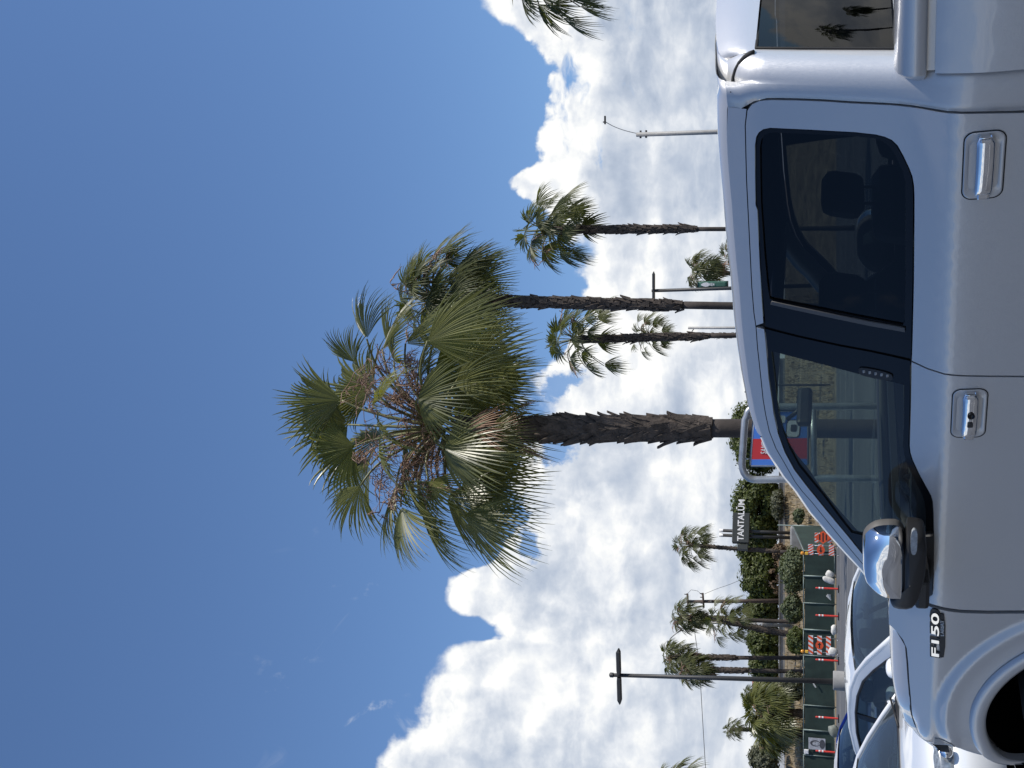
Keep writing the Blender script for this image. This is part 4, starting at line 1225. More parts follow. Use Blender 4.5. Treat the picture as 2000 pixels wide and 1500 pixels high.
# --- wheels
def wheel(x, y, zc, r=.405):
    mb = MB(); q = Matrix.Rotation(R(-90 if y > 0 else 90), 3, 'X')
    mb.lathe((x, y, zc), [(.23, -.13), (r * .93, -.135), (r, -.10), (r, .10), (r * .93, .135), (.255, .13), (.24, .10)], 40, q, 0)
    w = mb.build('wheel', [M_TYRE], truck)
    rm = MB(); rm.lathe((x, y, zc), [(.24, -.12), (.245, .11), (.225, .115), (.20, .07), (.06, .085), (.05, .10), (.0, .10)], 40, q, 0)
    rm.build('rim', [M_ALU], w)
zf = (TI @ V((TO.x, TO.y, 0))).z
for y in (.86, -.86):
    wheel(.0, y, .405 - (TM @ V((.0, y, 0))).z)
    wheel(-3.45, y, .405 - (TM @ V((-3.45, y, 0))).z)

# --- door mirrors
def mirror(s):
    yb = .955
    # folded against the door, so its chrome back faces us; outline at its own lateral distance
    YM = 1.10
    cap = [tpy(x, y, YM) for (x, y) in ((1718, 1026), (1768, 1027), (1769, 1085), (1768, 1143), (1764, 1147.5), (1731, 1144), (1712, 1134), (1694, 1117), (1685, 1104), (1684.5, 1062), (1687, 1048), (1697, 1036))]
    cx = sum(p.x for p in cap) / len(cap); cz = sum(p.z for p in cap) / len(cap)
    ring0 = chaikin([(p.x, p.z) for p in cap], 2)
    fl = area2(ring0) > 0
    def shell(tab):
        q_ = MB()
        rows = [[V((cx + (q[0] - cx) * k, s * (YM + d), cz + (q[1] - cz) * k)) for q in ring0 + ring0[:1]] for k, d in tab]
        q_.grid(rows, 0, True, flip=fl if s > 0 else not fl); return q_
    m_ = shell(((1.0, -.004), (1.0, .012), (.992, .036), (.965, .058), (.90, .078), (.78, .092), (.55, .101), (.28, .105), (.02, .106))).build('door_mirror', [M_CHROME], truck)
    shell(((.6, -.044), (.95, -.043), (.995, -.036), (1.006, -.024), (1.006, -.006), (1.0, -.003))).build('mirror_rim', [M_BAR], m_)
    shell(((.02, -.040), (.93, -.040))).build('mirror_glass', [M_CHROME], m_)
    hb = MB()
    low = [tpy(x, y, YM) for (x, y) in ((1764, 1024), (1800, 1026), (1808, 1034), (1808, 1085), (1800, 1120), (1790, 1150), (1776, 1164), (1745, 1162), (1737, 1152), (1736, 1140), (1764, 1140))]
    lw = chaikin([(p.x, p.z) for p in low], 1)
    lcx = sum(q[0] for q in lw) / len(lw); lcz = sum(q[1] for q in lw) / len(lw)
    rows = []
    for (k, d) in ((.95, -.05), (1.0, -.02), (1.0, .05), (.96, .075), (.8, .088), (.02, .09)):
        rows.append([V((lcx + (q[0] - lcx) * k, s * (YM + d), lcz + (q[1] - lcz) * k)) for q in lw + lw[:1]])
    fl = area2(lw) > 0
    hb.grid(rows, 0, True, flip=fl if s > 0 else not fl)
    # arm to the door and the glass on its rear face
    fz = tpl(1795, 1105)
    hb.box((fz[0], s * 1.03, fz[1] - .005), (.17, .20, .055), bev=.015)
    hb.build('mirror_housing', [M_BLK], m_)
    sg = MB()
    sp0 = tpy(1785, 1058, YM + .088)
    sgp = [tpy(x, y, YM + .088) for (x, y) in ((1779, 1034), (1791.5, 1033), (1792, 1056), (1790, 1082), (1778, 1082))]
    sgp = chaikin([(p.x, p.z) for p in sgp], 2)
    panel(sg, sgp, [], lambda x, z: YM + .093, s, (.05, .05), .012); sg.build('turn_signal', [M_LAMP], m_)
    # sail foot on the door
    ft = MB(); fp_ = TPS([(1776, 1046), (1823.6, 1043), (1823, 1100), (1820, 1158), (1813, 1162), (1796, 1159), (1776, 1160)])
    panel(ft, fp_, [], YS, s, (.06, .03), .02, off=.012); ft.build('mirror_foot', [M_BLK], m_)
mirror(1); mirror(-1)

# --- two palms off to the right whose images stand in the back window
for (px, foot_d, cr_, sc_, lab) in (((1578, 58), 105.0, 0, 1.0, 'palm off to the right, seen mirrored in the pickup back window'), ((1636, 26), 120.0, 1, 1.0, 'lower palm off to the right, mirrored near the corner of the back window')):
    hit = TM @ tpy(px[0], px[1], .5)
    r0 = TI.to_3x3() @ ray(*im(*px)); hl_ = TC + r0 * ((XR - TC.x) / r0.x); hit = TM @ hl_
    nw = (TM.to_3x3() @ V((-1, .07 * hl_.y / yedge(hl_.z) ** 2, .03))).normalized()
    d0 = (hit - CAM).normalized(); rr_ = d0 - nw * (2 * d0.dot(nw))
    hub_ = hit + rr_ * foot_d
    r = thing('fan_palm', lab, 'palm tree', (hub_.x, hub_.y, ground(hub_.y)), group=G)
    hz2 = hub_.z - ground(hub_.y)
    stem(V((0, 0, hz2)), V((0, 0, -.2)), .14, .19, .5, .985, 5, 120, .17).build('trunk', [M_BOOT, M_BARK], r)
    c = bpy.data.objects.new('crown', CR[cr_]); COL.objects.link(c); c.parent = r; c.location = (0, 0, hz2); c.scale = (sc_,) * 3
# ------------------------------------------------------------------ ground
def asphalt(name, base, lo, hi):
    m, nt, b = newmat(name); N_ = nt.nodes; L_ = nt.links
    tc = N_.new('ShaderNodeTexCoord')
    n1 = N_.new('ShaderNodeTexNoise'); n1.inputs['Scale'].default_value = .35; n1.inputs['Detail'].default_value = 6
    n2 = N_.new('ShaderNodeTexNoise'); n2.inputs['Scale'].default_value = 45; n2.inputs['Detail'].default_value = 3
    mp = N_.new('ShaderNodeMapping'); mp.inputs['Scale'].default_value = (.12, 1.6, 1)
    n3 = N_.new('ShaderNodeTexNoise'); n3.inputs['Scale'].default_value = .9; n3.inputs['Detail'].default_value = 5
    L_.new(tc.outputs['Object'], n1.inputs['Vector']); L_.new(tc.outputs['Object'], n2.inputs['Vector'])
    L_.new(tc.outputs['Object'], mp.inputs['Vector']); L_.new(mp.outputs[0], n3.inputs['Vector'])
    a = N_.new('ShaderNodeMath'); a.operation = 'ADD'; L_.new(n1.outputs[0], a.inputs[0]); L_.new(n3.outputs[0], a.inputs[1])
    a2 = N_.new('ShaderNodeMath'); a2.operation = 'MULTIPLY_ADD'; L_.new(n2.outputs[0], a2.inputs[0]); a2.inputs[1].default_value = .35; L_.new(a.outputs[0], a2.inputs[2])
    rp = N_.new('ShaderNodeValToRGB'); rp.color_ramp.elements[0].position = .75; rp.color_ramp.elements[1].position = 1.5
    d = N_.new('ShaderNodeMath'); d.operation = 'MULTIPLY'; d.inputs[1].default_value = .5; L_.new(a2.outputs[0], d.inputs[0])
    rp.color_ramp.elements[0].position = .40; rp.color_ramp.elements[1].position = .78
    rp.color_ramp.elements[0].color = (*lo, 1); rp.color_ramp.elements[1].color = (*hi, 1)
    L_.new(d.outputs[0], rp.inputs[0]); L_.new(rp.outputs[0], b.inputs['Base Color']); b.inputs['Roughness'].default_value = .85
    bp = N_.new('ShaderNodeBump'); bp.inputs['Strength'].default_value = .4; bp.inputs['Distance'].default_value = .01
    L_.new(n2.outputs[0], bp.inputs['Height']); L_.new(bp.outputs[0], b.inputs['Normal'])
    return m
M_ASPH = asphalt('weathered_asphalt', 0, (.057, .058, .060), (.142, .143, .145))
M_DIRT = pbr('dry_bank_soil', (.17, .135, .085), .95, var=.4, vscale=.8, col2=(.30, .24, .155), bump=.5, bscale=6)
M_CONC = pbr('old_concrete', (.26, .255, .245), .85, var=.25, vscale=1.2, bump=.2, bscale=12)
M_LINE = pbr('worn_road_paint', (.55, .53, .48), .7, var=.3, vscale=3)
M_STEEL = pbr('galvanised_pipe', (.40, .41, .42), .38, .75, var=.2, vscale=8)
M_POLEG = pbr('grey_lamp_post', (.33, .32, .30), .55, var=.15)
M_POLEB = pbr('dark_bronze_paint', (.035, .034, .033), .5, var=.2)
M_WOOD = pbr('weathered_pole_wood', (.085, .06, .048), .85, var=.35, vscale=5)
M_WIRE = pbr('black_cable', (.02, .02, .02), .6)
M_SCREEN = pbr('green_screen_cloth', (.022, .040, .032), .85, var=.3, vscale=.9, bump=.3, bscale=3)
M_FPOST = pbr('fence_pipe_green_grey', (.16, .20, .185), .5, .3, var=.2)
M_ORANGE = pbr('orange_sheeting', (.80, .10, .025), .45, var=.1)
M_WREF = pbr('white_sheeting', (.78, .76, .74), .4, var=.08)
M_REDP = pbr('red_orange_plastic', (.62, .045, .03), .45, var=.12)
M_AMBER = pbr('amber_lens', (.75, .30, .02), .2, spec=.8)
M_BAG = pbr('sandbag_cloth', (.62, .60, .55), .9, var=.25, vscale=6, bump=.4, bscale=14)
M_BAGG = pbr('grey_sandbag_cloth', (.20, .21, .18), .9, var=.25, vscale=6, bump=.4, bscale=14)
M_SBLUE = pbr('sign_blue', (.075, .22, .66), .4, var=.05)
M_SRED = pbr('sign_red', (.62, .035, .04), .4, var=.05)
M_SYEL = pbr('sign_yellow', (.85, .48, .05), .4)
M_SDK = pbr('sign_charcoal', (.030, .034, .032), .6, var=.15)
M_BANNER = pbr('banner_green', (.045, .13, .095), .7, var=.2, vscale=3)
M_STUCCO = pbr('orange_stucco', (.50, .30, .18), .85, var=.12)
M_TILE = pbr('roof_clay', (.30, .12, .07), .8, var=.3, vscale=9)
M_PHOTO1 = pbr('poster_pale_grey', (.42, .42, .44), .7, var=.3, vscale=7)
M_PHOTO2 = pbr('poster_dark_grey', (.075, .075, .085), .7, var=.4, vscale=9)

mb = MB(); rows = []
for y in (-900, -300, -80, -20, 0, 5, 10, 20, 30, 40, 50, 60, 66.9):
    rows.append([V((x, y, ground(y))) for x in (-900, -200, -60, -20, 0, 20, 60, 200, 900)])
mb.grid(rows, 0, False, flip=True); tag(mb.build('parking_lot', [M_ASPH]), kind='structure')
mb = MB(); rows = []
rng = random.Random(5)
for y in [66.9, 67.6, 68.5] + [70 + 1.0 * i for i in range(15)] + [84.3, 86, 92, 120, 300, 2500]:
    rows.append([V((x, y, gz(y) + (rng.uniform(-.12, .12) if 68.6 < y < 84 else 0) + (.004 if y < 68 else 0))) for x in [-900, -200] + [-70 + 3 * i for i in range(47)] + [200, 900]])
mb.grid(rows, 0, True, flip=True); tag(mb.build('hillside', [M_DIRT]), kind='structure')
# pale worn lane lines across the lot, a few millimetres proud
mb = MB()
for (y, w) in ((45.0, .12), (52.5, .14), (60.0, .12)):
    z = ground(y) + .004; z2 = ground(y + w) + .004
    mb.add([(-60, y, z), (20, y, z), (20, y + w, z2), (-60, y + w, z2)], [(0, 1, 2, 3)], 0, False)
tag(mb.build('lane_markings', [M_LINE]), kind='structure')
# parking stripes round the pickup
mb = MB()
for i in range(-4, 5):
    o = TO + V((TD.y, -TD.x, 0)) * 0
    d2 = V((TD.x, TD.y, 0)).normalized(); l2 = V((-d2.y, d2.x, 0))
    c = V((TO.x, TO.y, 0)) + l2 * (1.38 + 2.76 * i)
    a, b = c - d2 * 4.6, c + d2 * 1.2
    mb.add([V((p.x, p.y, .004)) for p in (a - l2 * .05, a + l2 * .05, b + l2 * .05, b - l2 * .05)], [(0, 1, 2, 3)], 0, False)
tag(mb.build('parking_lines', [M_LINE]), kind='structure')

# ------------------------------------------------------------------ leafy masses
M_HEDGE = leafmat('hedge_leaves', (.030, .048, .011), (.125, .142, .036), trans=.25, rough=.5, vscale=.8)
M_SHRUB = leafmat('shrub_leaves', (.045, .065, .030), (.150, .170, .085), trans=.2, rough=.6, vscale=1.2)
M_GREYL = leafmat('grey_green_leaves', (.055, .065, .040), (.150, .150, .095), trans=.2, rough=.6, vscale=1.0)
M_DRYL = leafmat('dry_grass_blades', (.22, .165, .085), (.46, .36, .21), trans=.25, rough=.8, vscale=1.0, tcol=(1.1, 1.0, .8))
M_BROWNL = leafmat('dead_leaves', (.08, .055, .035), (.26, .18, .11), trans=.15, rough=.8, vscale=1.0, tcol=(1, 1, 1))
M_TWIG = pbr('twig_bark', (.10, .075, .055), .85, var=.3)

def leaves(mb, c, rad, n, size, seed, clumps=26, mat=0, shell=.72, flat=.0):
    rng = random.Random(seed); c = V(c)
    cl = []
    for i in range(clumps):
        z = rng.uniform(-.75, 1); a = rng.uniform(0, 6.283); r_ = math.sqrt(max(0, 1 - z * z))
        d = V((r_ * math.cos(a), r_ * math.sin(a), z)); k = rng.uniform(shell, 1.0)
        cl.append((V((d.x * rad[0] * k, d.y * rad[1] * k, d.z * rad[2] * k)), d, rng.uniform(.55, 1.25)))
    cr = .34 * (rad[0] * rad[1] * rad[2]) ** (1 / 3)
    for i in range(n):
        p, d, k = cl[rng.randrange(clumps)]
        q = V((rng.gauss(0, 1), rng.gauss(0, 1), rng.gauss(0, 1)))
        q = q.normalized() * (rng.random() ** .4) * cr * k
        pos = c + p + q
        nrm = (d * .5 + q.normalized() * .8 + V((rng.gauss(0, .5), rng.gauss(0, .5), rng.gauss(0, .5) + .25))).normalized()
        t = nrm.cross(V((rng.gauss(0, 1), rng.gauss(0, 1), rng.gauss(0, 1)))).normalized(); w = nrm.cross(t)
        s_ = size * rng.uniform(.6, 1.35)
        mb.add([pos - t * s_, pos - w * s_ * .5 + nrm * s_ * .12, pos + t * s_, pos + w * s_ * .5 + nrm * s_ * .12], [(0, 1, 2, 3)], mat, False)

def tree(name, label, cat, x, ytop, ybot, wid, Y, n, leaf, seed, mat, group, clumps=30, trunk=True, depth=.8, crownname='crown', extra=None):
    """centre row x... given as photo y of the middle, v of top and bottom, width in pixels"""
    t = ati(ytop, x, Y); b = ati(ybot, x, Y); hz_ = (t.z - b.z) / 2
    rx = wid / 2 / ppm(Y) * (1.14 if trunk else 1.0)
    root = thing(name, label, cat, (t.x, Y, gz(Y)), group=group)
    mb = MB(); c = V((0, 0, b.z + hz_ - gz(Y)))
    k = .84
    leaves(mb, c, (rx * k, rx * depth * k, hz_ * k), int(n * (2.9 if trunk else 2.2)), leaf * 1.25, seed, clumps * 4)
    if extra: extra(mb, c, rx, hz_)
    mb.build(crownname, [mat, M_BROWNL], root)
    if trunk:
        st_ = MB(); rg_ = random.Random(seed)
        st_.tube([(0, 0, -.3), (.03, 0, c.z * .5), (0, .04, c.z)], [.13, .10, .06], 8)
        for i in range(5):
            a = rg_.uniform(0, 6.28); l = rx * rg_.uniform(.5, .9)
            st_.tube([(0, 0, c.z * rg_.uniform(.25, .7)), (math.cos(a) * l * .5, math.sin(a) * l * .4, c.z * .8), (math.cos(a) * l, math.sin(a) * l * .7, c.z + hz_ * rg_.uniform(0, .5))], [.06, .045, .02], 6)
        st_.build('trunk', [M_TWIG], root)
    return root
GH = 'clipped ficus trees along the top of the bank'
tree('ficus_tree', 'rounded green tree behind the blue and red shop sign', 'tree', 850, 1424, 1540, 150, 88, 5200, .12, 1, M_HEDGE, GH)
tree('ficus_tree', 'broad green tree between the shop sign and the dark pylon sign', 'tree', 985, 1428, 1536, 120, 87.5, 5200, .12, 2, M_HEDGE, GH)
tree('ficus_tree', 'green tree directly behind the dark pylon sign', 'tree', 1062, 1434, 1534, 92, 88.5, 3600, .12, 3, M_HEDGE, GH)
def deadbits(mb, c, rx, hz_):
    leaves(mb, c + V((0, -rx * .5, -hz_ * .5)), (rx * .8, rx * .4, hz_ * .45), 260, .14, 77, 10, 1)
tree('ficus_tree', 'darker tree flecked with dead leaves, left of the pylon sign', 'tree', 1122, 1446, 1534, 92, 87.8, 3800, .12, 4, M_HEDGE, GH, extra=deadbits)
tree('ficus_tree', 'bright green tree behind the wooden utility pole', 'tree', 1186, 1452, 1530, 78, 88.2, 3400, .12, 5, M_HEDGE, GH)
tree('ficus_tree', 'dark tree behind the leaning palm and the street light', 'tree', 1250, 1460, 1530, 84, 88.6, 3400, .12, 6, M_HEDGE, GH)
tree('ficus_tree', 'tree with a light green top at the foot of the twin palms', 'tree', 1300, 1460, 1530, 56, 87.4, 2300, .12, 7, M_HEDGE, GH)
tree('ficus_tree', 'last dark tree of the row, beside the orange house', 'tree', 1338, 1470, 1530, 44, 88, 1900, .12, 8, M_HEDGE, GH)
GS = 'shrubs on the bank behind the green fence'
tree('bank_shrub', 'widest grey green shrub, beneath the pylon sign', 'shrub', 1112, 1523, 1580, 96, 74, 3000, .085, 11, M_SHRUB, GS, trunk=False, crownname='foliage')
tree('bank_shrub', 'upright shrub under the wooden utility pole', 'shrub', 1186, 1524, 1574, 58, 74, 2200, .085, 12, M_SHRUB, GS, trunk=False, crownname='foliage')
tree('bank_shrub', 'rounded greener shrub above the shaded arrow barricade', 'shrub', 1250, 1536, 1576, 60, 73, 2200, .08, 13, M_HEDGE, GS, trunk=False, crownname='foliage')
tree('bank_shrub', 'pale leaved shrub behind the near lamp post', 'shrub', 1338, 1527, 1576, 58, 73, 2300, .09, 14, M_GREYL, GS, trunk=False, crownname='foliage')
tree('bank_shrub', 'small dark shrub at the end post of the green fence', 'shrub', 1008, 1548, 1574, 34, 75, 1000, .08, 15, M_SHRUB, GS, trunk=False, crownname='foliage')
tree('bank_shrub', 'low dead brown shrub behind the pylon sign posts', 'shrub', 1078, 1508, 1536, 38, 83.4, 800, .09, 16, M_BROWNL, GS, trunk=False, crownname='foliage')
tree('bank_shrub', 'tall grey leafy bush at the left edge, beside the bushy palms', 'shrub', 1482, 1462, 1530, 84, 82, 3600, .11, 17, M_GREYL, GS, trunk=False, crownname='foliage')
tree('bank_shrub', 'olive tinted shrub along the wall under the broad green tree', 'shrub', 985, 1506, 1532, 70, 83.2, 1200, .09, 18, M_GREYL, GS, trunk=False, crownname='foliage')
# dry grass on the bank
mb = MB(); rng = random.Random(9)
for i in range(9000):
    Y = 68.4 + 15 * rng.random(); x = rng.uniform(-34, 6)
    z = gz(Y); h = rng.uniform(.18, .55); a = rng.uniform(0, 6.28); lean = V((rng.gauss(0, .12), rng.gauss(0, .12), h)); w = V((math.cos(a), math.sin(a), 0)) * rng.uniform(.03, .07)
    p = V((x, Y, z - .12)); mb.add([p - w, p + w, p + lean], [(0, 1, 2)], 0, False)
tag(mb.build('dry_grass', [M_DRYL]), kind='stuff')

# ------------------------------------------------------------------ wall on top of the bank
x0_, x1_ = ati(1523, 1432, 84.2).x, ati(1523, 700, 84.2).x
w = thing('retaining_wall', 'low grey concrete wall along the top of the bank', 'wall', ((x0_ + x1_) / 2, 84.2, gz(84.2)))
mb = MB(); hw = ati(1523, 1200, 84.2).z - gz(84.2)
L_ = x1_ - x0_
mb.box((0, 0, hw / 2 - .2), (L_, .22, hw + .4)); mb.build('wall_face', [M_CONC], w)
mb = MB(); mb.box((0, -.02, hw + .03), (L_, .32, .06), bev=.01); mb.build('coping', [M_CONC], w)

# ------------------------------------------------------------------ green construction fence
FY = 67.0
fx = [ati(1600, y, FY).x for y in (1076, 1125.5, 1178.5, 1230.5, 1281, 1330, 1378.5, 1427, 1476, 1525, 1574)]
ftop = ati(1569.5, 1230, FY).z; fbot = ground(FY)
fence = thing('construction_fence', 'chain link construction fence screened with dark green cloth', 'fence', (fx[0], FY, fbot))
fh = ftop - fbot
fpts = [V((x - fx[0], 0, 0)) for x in fx]
ret = ati(1562, 1027, 71.5); ret0 = V((ret.x - fx[0], 71.5 - FY, gz(71.5) - fbot))
chain = [ret0] + fpts
rng = random.Random(3)
for i, (a, b) in enumerate(zip(chain, chain[1:])):
    m_ = MB(); rows = []
    for j in range(9):
        t = j / 8; p = a.lerp(b, t); rows.append([V((p.x + .0, p.y - .03 + rng.uniform(-.02, .02), p.z + .08 + (fh - .12) * k / 4 - (.03 * math.sin(math.pi * t) if k == 4 else 0))) for k in range(5)])
    m_.grid(rows, 0, True); m_.build('screen_panel', [M_SCREEN], fence)
    m_ = MB(); m_.tube([a + V((0, 0, fh)), b + V((0, 0, fh))], .03, 6); m_.build('top_rail', [M_FPOST], fence)
    m_ = MB(); m_.tube([a + V((0, -.03, .10)), b + V((0, -.03, .10))], .02, 6); m_.build('bottom_rail', [M_FPOST], fence)
for i, p in enumerate(chain):
    m_ = MB(); r_ = .045 if i % 2 == 0 else .03
    m_.tube([p + V((0, -.05, -.1)), p + V((0, -.05, fh + .03))], r_, 8); m_.build('post', [M_FPOST], fence)
m_ = MB(); m_.tube([ret0 + V((0, .02, .2)), ret0 + V((0, .02, fh + .9))], .035, 6); m_.build('post', [M_FPOST], fence)

# portrait poster on the fence: a plain grey stand-in head and shoulders
a = ati(1579, 1463, FY - .12); b = ati(1612, 1443, FY - .12)
pw, ph = b.x - a.x, a.z - b.z
po = thing('poster', 'black and white portrait poster hung on the green fence', 'poster', ((a.x + b.x) / 2, FY - .12, b.z))
m_ = MB(); m_.box((0, 0, ph / 2), (pw, .012, ph)); m_.build('sheet', [M_PHOTO1], po)
m_ = MB()
def disc(cx, cz, rx, rz, d, mat, n=20): 
    m_.add([V((cx + rx * math.cos(6.2832 * k / n), -.007 - d, cz + rz * math.sin(6.2832 * k / n))) for k in range(n)], [tuple(range(n))], mat, False)
disc(0, ph * .18, pw * .40, ph * .17, .0, 0); disc(.03, ph * .60, pw * .27, ph * .30, .002, 0); disc(.02, ph * .55, pw * .18, ph * .22, .004, 1)
disc(-.05, ph * .60, pw * .05, ph * .02, .006, 0); disc(.09, ph * .60, pw * .05, ph * .02, .006, 0); disc(.02, ph * .42, pw * .08, ph * .018, .006, 0)
m_.build('portrait', [M_PHOTO2, M_PHOTO1], po)
a = ati(1575, 1468, FY - .1)
m_ = MB(); m_.box((0, 0, 0), (.26, .10, .26), bev=.02); m_.box((0, -.055, .0), (.18, .012, .18))
bx_ = m_.build('junction_box', [M_WREF], None, a); tag(bx_, 'small white box fixed to the top of the green fence', 'box')
# scraps blown against the screen
for k, (x, y, s_) in enumerate(((1618, 1166, .42), (1588, 1334, .5))):
    p = ati(x, y, FY - .14); m_ = MB()
    if k == 0: m_.add([(-s_ * .5, 0, -s_ * .35), (s_ * .35, 0, -s_ * .28), (s_ * .42, -.05, s_ * .1), (s_ * .1, -.02, s_ * .32)], [(0, 1, 2, 3)], 0, False); lab = 'torn white scrap caught on the green fence between two red posts'
    else: m_.add([(-s_ * .55, 0, -s_ * .25), (-s_ * .45, 0, -s_ * .38), (s_ * .5, -.03, s_ * .22), (s_ * .4, -.03, s_ * .34)], [(0, 1, 2, 3)], 0, False); lab = 'slanting tan strip of tape on the green fence'
    sc_ = m_.build('paper_scrap', [M_BAG], None, p); sm = sc_.modifiers.new('thickness', 'SOLIDIFY'); sm.thickness = .01
    tag(sc_, lab, 'scrap')

# ------------------------------------------------------------------ barricades, posts, sandbags
def stripes(mb, cx, cz, w, h, y, n, slant, flip):
    """board with slanting orange bars on white: the bars are clipped to the board"""
    mb.box((cx, y, cz), (w, .025, h), mat=0)
    step = w / n
    for i in range(-1, n + 1):
        xa = -w / 2 + i * step; k = slant * (1 if flip else -1)
        quad = [(xa, -h / 2), (xa + step * .5, -h / 2), (xa + step * .5 + k, h / 2), (xa + k, h / 2)]
        pol = []
        for (lo, sgn) in ((-w / 2, 1), (w / 2, -1)):
            out = []
            for j in range(len(quad)):
                p, q = quad[j], quad[(j + 1) % len(quad)]
                ip, iq = (p[0] - lo) * sgn >= 0, (q[0] - lo) * sgn >= 0
                if ip: out.append(p)
                if ip != iq:
                    t = (lo - p[0]) / (q[0] - p[0]); out.append((lo, p[1] + (q[1] - p[1]) * t))
            quad = out
            if not quad: break
        if len(quad) >= 3: mb.add([(cx + p[0], y - .0165, cz + p[1]) for p in quad], [tuple(range(len(quad)))], 1, False)

def barricade(label, ymid, wpx, rails, foot, Y, arrow, light, rot, w_h=.24):
    p = ati(foot, ymid, Y); g0 = ground(Y)
    root = thing('barricade', label, 'barricade', (p.x, Y, g0), rot, 'striped roadwork barricades')
    W_ = wpx / ppm(Y)
    for k, v in enumerate(rails):
        z = ati(v, ymid, Y).z - g0
        m_ = MB(); stripes(m_, 0, z, W_, w_h, 0, 4, .16, arrow > 0); m_.build('striped_board', [M_WREF, M_ORANGE], root)
    zt_ = ati(rails[0], ymid, Y).z - g0 + .15
    for s in (-1, 1):
        m_ = MB(); m_.tube([(s * W_ * .38, .03, 0), (s * W_ * .38, .03, zt_)], .025, 6); m_.tube([(s * W_ * .38, -.45, .02), (s * W_ * .38, .5, .02)], .025, 6); m_.build('upright', [M_STEEL], root)
    z = ati(rails[1], ymid, Y).z - g0
    m_ = MB(); n = 22
    m_.add([(.22 * math.cos(6.2832 * k / n), -.030, z + .21 * math.sin(6.2832 * k / n)) for k in range(n)], [tuple(range(n))], 0, False)
    m_.add([(.22 * math.cos(6.2832 * k / n), -.018, z + .21 * math.sin(6.2832 * k / n)) for k in range(n)], [tuple(range(n))[::-1]], 0, False)
    a_ = arrow
    ar = [(-.15, -.03), (.02, -.03), (.02, -.10), (.16, 0), (.02, .10), (.02, .03), (-.15, .03)]
    m_.add([(x * a_, -.034, z + q) for x, q in ar], [tuple(range(7))], 1, False)
    m_.build('arrow_sign', [M_ORANGE, M_BLK], root)
    if light:
        m_ = MB(); zt2 = zt_ - .02; lx = -W_ * .38
        m_.box((lx, 0, zt2 + .08), (.16, .10, .16), mat=1, bev=.02)
        m_.lathe((lx, -.02, zt2 + .30), [(0, -.05), (.08, -.045), (.105, 0), (.08, .045), (0, .05)], 18, Matrix.Rotation(R(90), 3, 'X'), 0); m_.build('warning_lamp', [M_AMBER, M_SYEL], root)
    return root
barricade('sunlit three board barricade with a left arrow, nearest the orange diamond', 1075, 21, (1583.5, 1603, 1624), 1629, 63, -1, True, R(0), .27)
barricade('wide shaded three board barricade with a right arrow', 1262, 37, (1583.5, 1600.5, 1618), 1629, 64, 1, True, 0, .25)
# orange diamond sign on a striped barricade
Y = 62; p = ati(1628, 1050, Y); g0 = ground(Y)
root = thing('warning_sign', 'orange diamond roadwork sign with dark lines of lettering', 'sign', (p.x, Y, g0))
zc = ati(1607.5, 1049.5, Y).z - g0
m_ = MB(); s_ = .46
m_.add([(-s_ * .75, -.05, zc), (0, -.05, zc - s_), (s_ * .75, -.05, zc), (0, -.05, zc + s_)], [(0, 1, 2, 3)], 0, False)
m_.add([(-s_ * .75, -.035, zc), (0, -.035, zc - s_), (s_ * .75, -.035, zc), (0, -.035, zc + s_)], [(3, 2, 1, 0)], 0, False)
for k, (dz, wl_) in enumerate(((.17, .30), (0, .46), (-.17, .30))): m_.box((0, -.053, zc + dz), (wl_, .004, .07), mat=1)
m_.build('diamond_plate', [M_ORANGE, M_BLK], root)
for v in (1595, 1620):
    m_ = MB(); stripes(m_, -.03, ati(v, 1050, Y).z - g0, .52, .20, 0, 3, .13, False); m_.build('striped_board', [M_WREF, M_ORANGE], root)
for s in (-1, 1):
    m_ = MB(); m_.tube([(s * .2, .03, 0), (s * .2, .03, zc + .4)], .02, 6); m_.tube([(s * .2, -.4, .02), (s * .2, .4, .02)], .02, 6); m_.build('upright', [M_STEEL], root)

GD = 'red roadwork delineator posts in front of the green fence'
Y = 62.0
m_ = MB(); m_.lathe((0, 0, 0), [(.20, 0), (.20, .03), (.06, .05), (.05, .10), (.05, 1.08), (.035, 1.14), (.0, 1.15)], 14); 
def deline(label, y, src=None):
    p = ati(1630, y, Y)
    root = thing('delineator_post', label, 'delineator', (p.x, Y, ground(Y)), group=GD)
    q = MB(); q.lathe((0, 0, 0), [(.052, .06), (.052, 1.06), (.052, 1.07), (.03, 1.10), (.055, 1.15), (.03, 1.20), (0, 1.205)], 14); q.build('post', [M_REDP], root)
    q = MB(); q.box((0, 0, .03), (.36, .36, .06), bev=.015); q.build('base', [M_BLK], root)
    for z in (.80, .96):
        q = MB(); q.lathe((0, 0, 0), [(.0535, z), (.0535, z + .085)], 14); q.build('reflective_band', [M_WREF], root)
    return root
d0 = deline('red delineator post nearest the truck, beside a torn white scrap', 1150)
for lab, y in (('red delineator post below the wooden utility pole', 1203.5), ('red delineator post just left of the shaded arrow barricade', 1290.5), ('red delineator post between the lamp post and the portrait poster', 1403), ('red delineator post under the portrait poster, half hidden by the blue car', 1469.5)):
    p = ati(1630, y, Y); dup(d0, lab, (p.x, Y, ground(Y)))
GB = 'sandbags weighing down the roadwork signs'
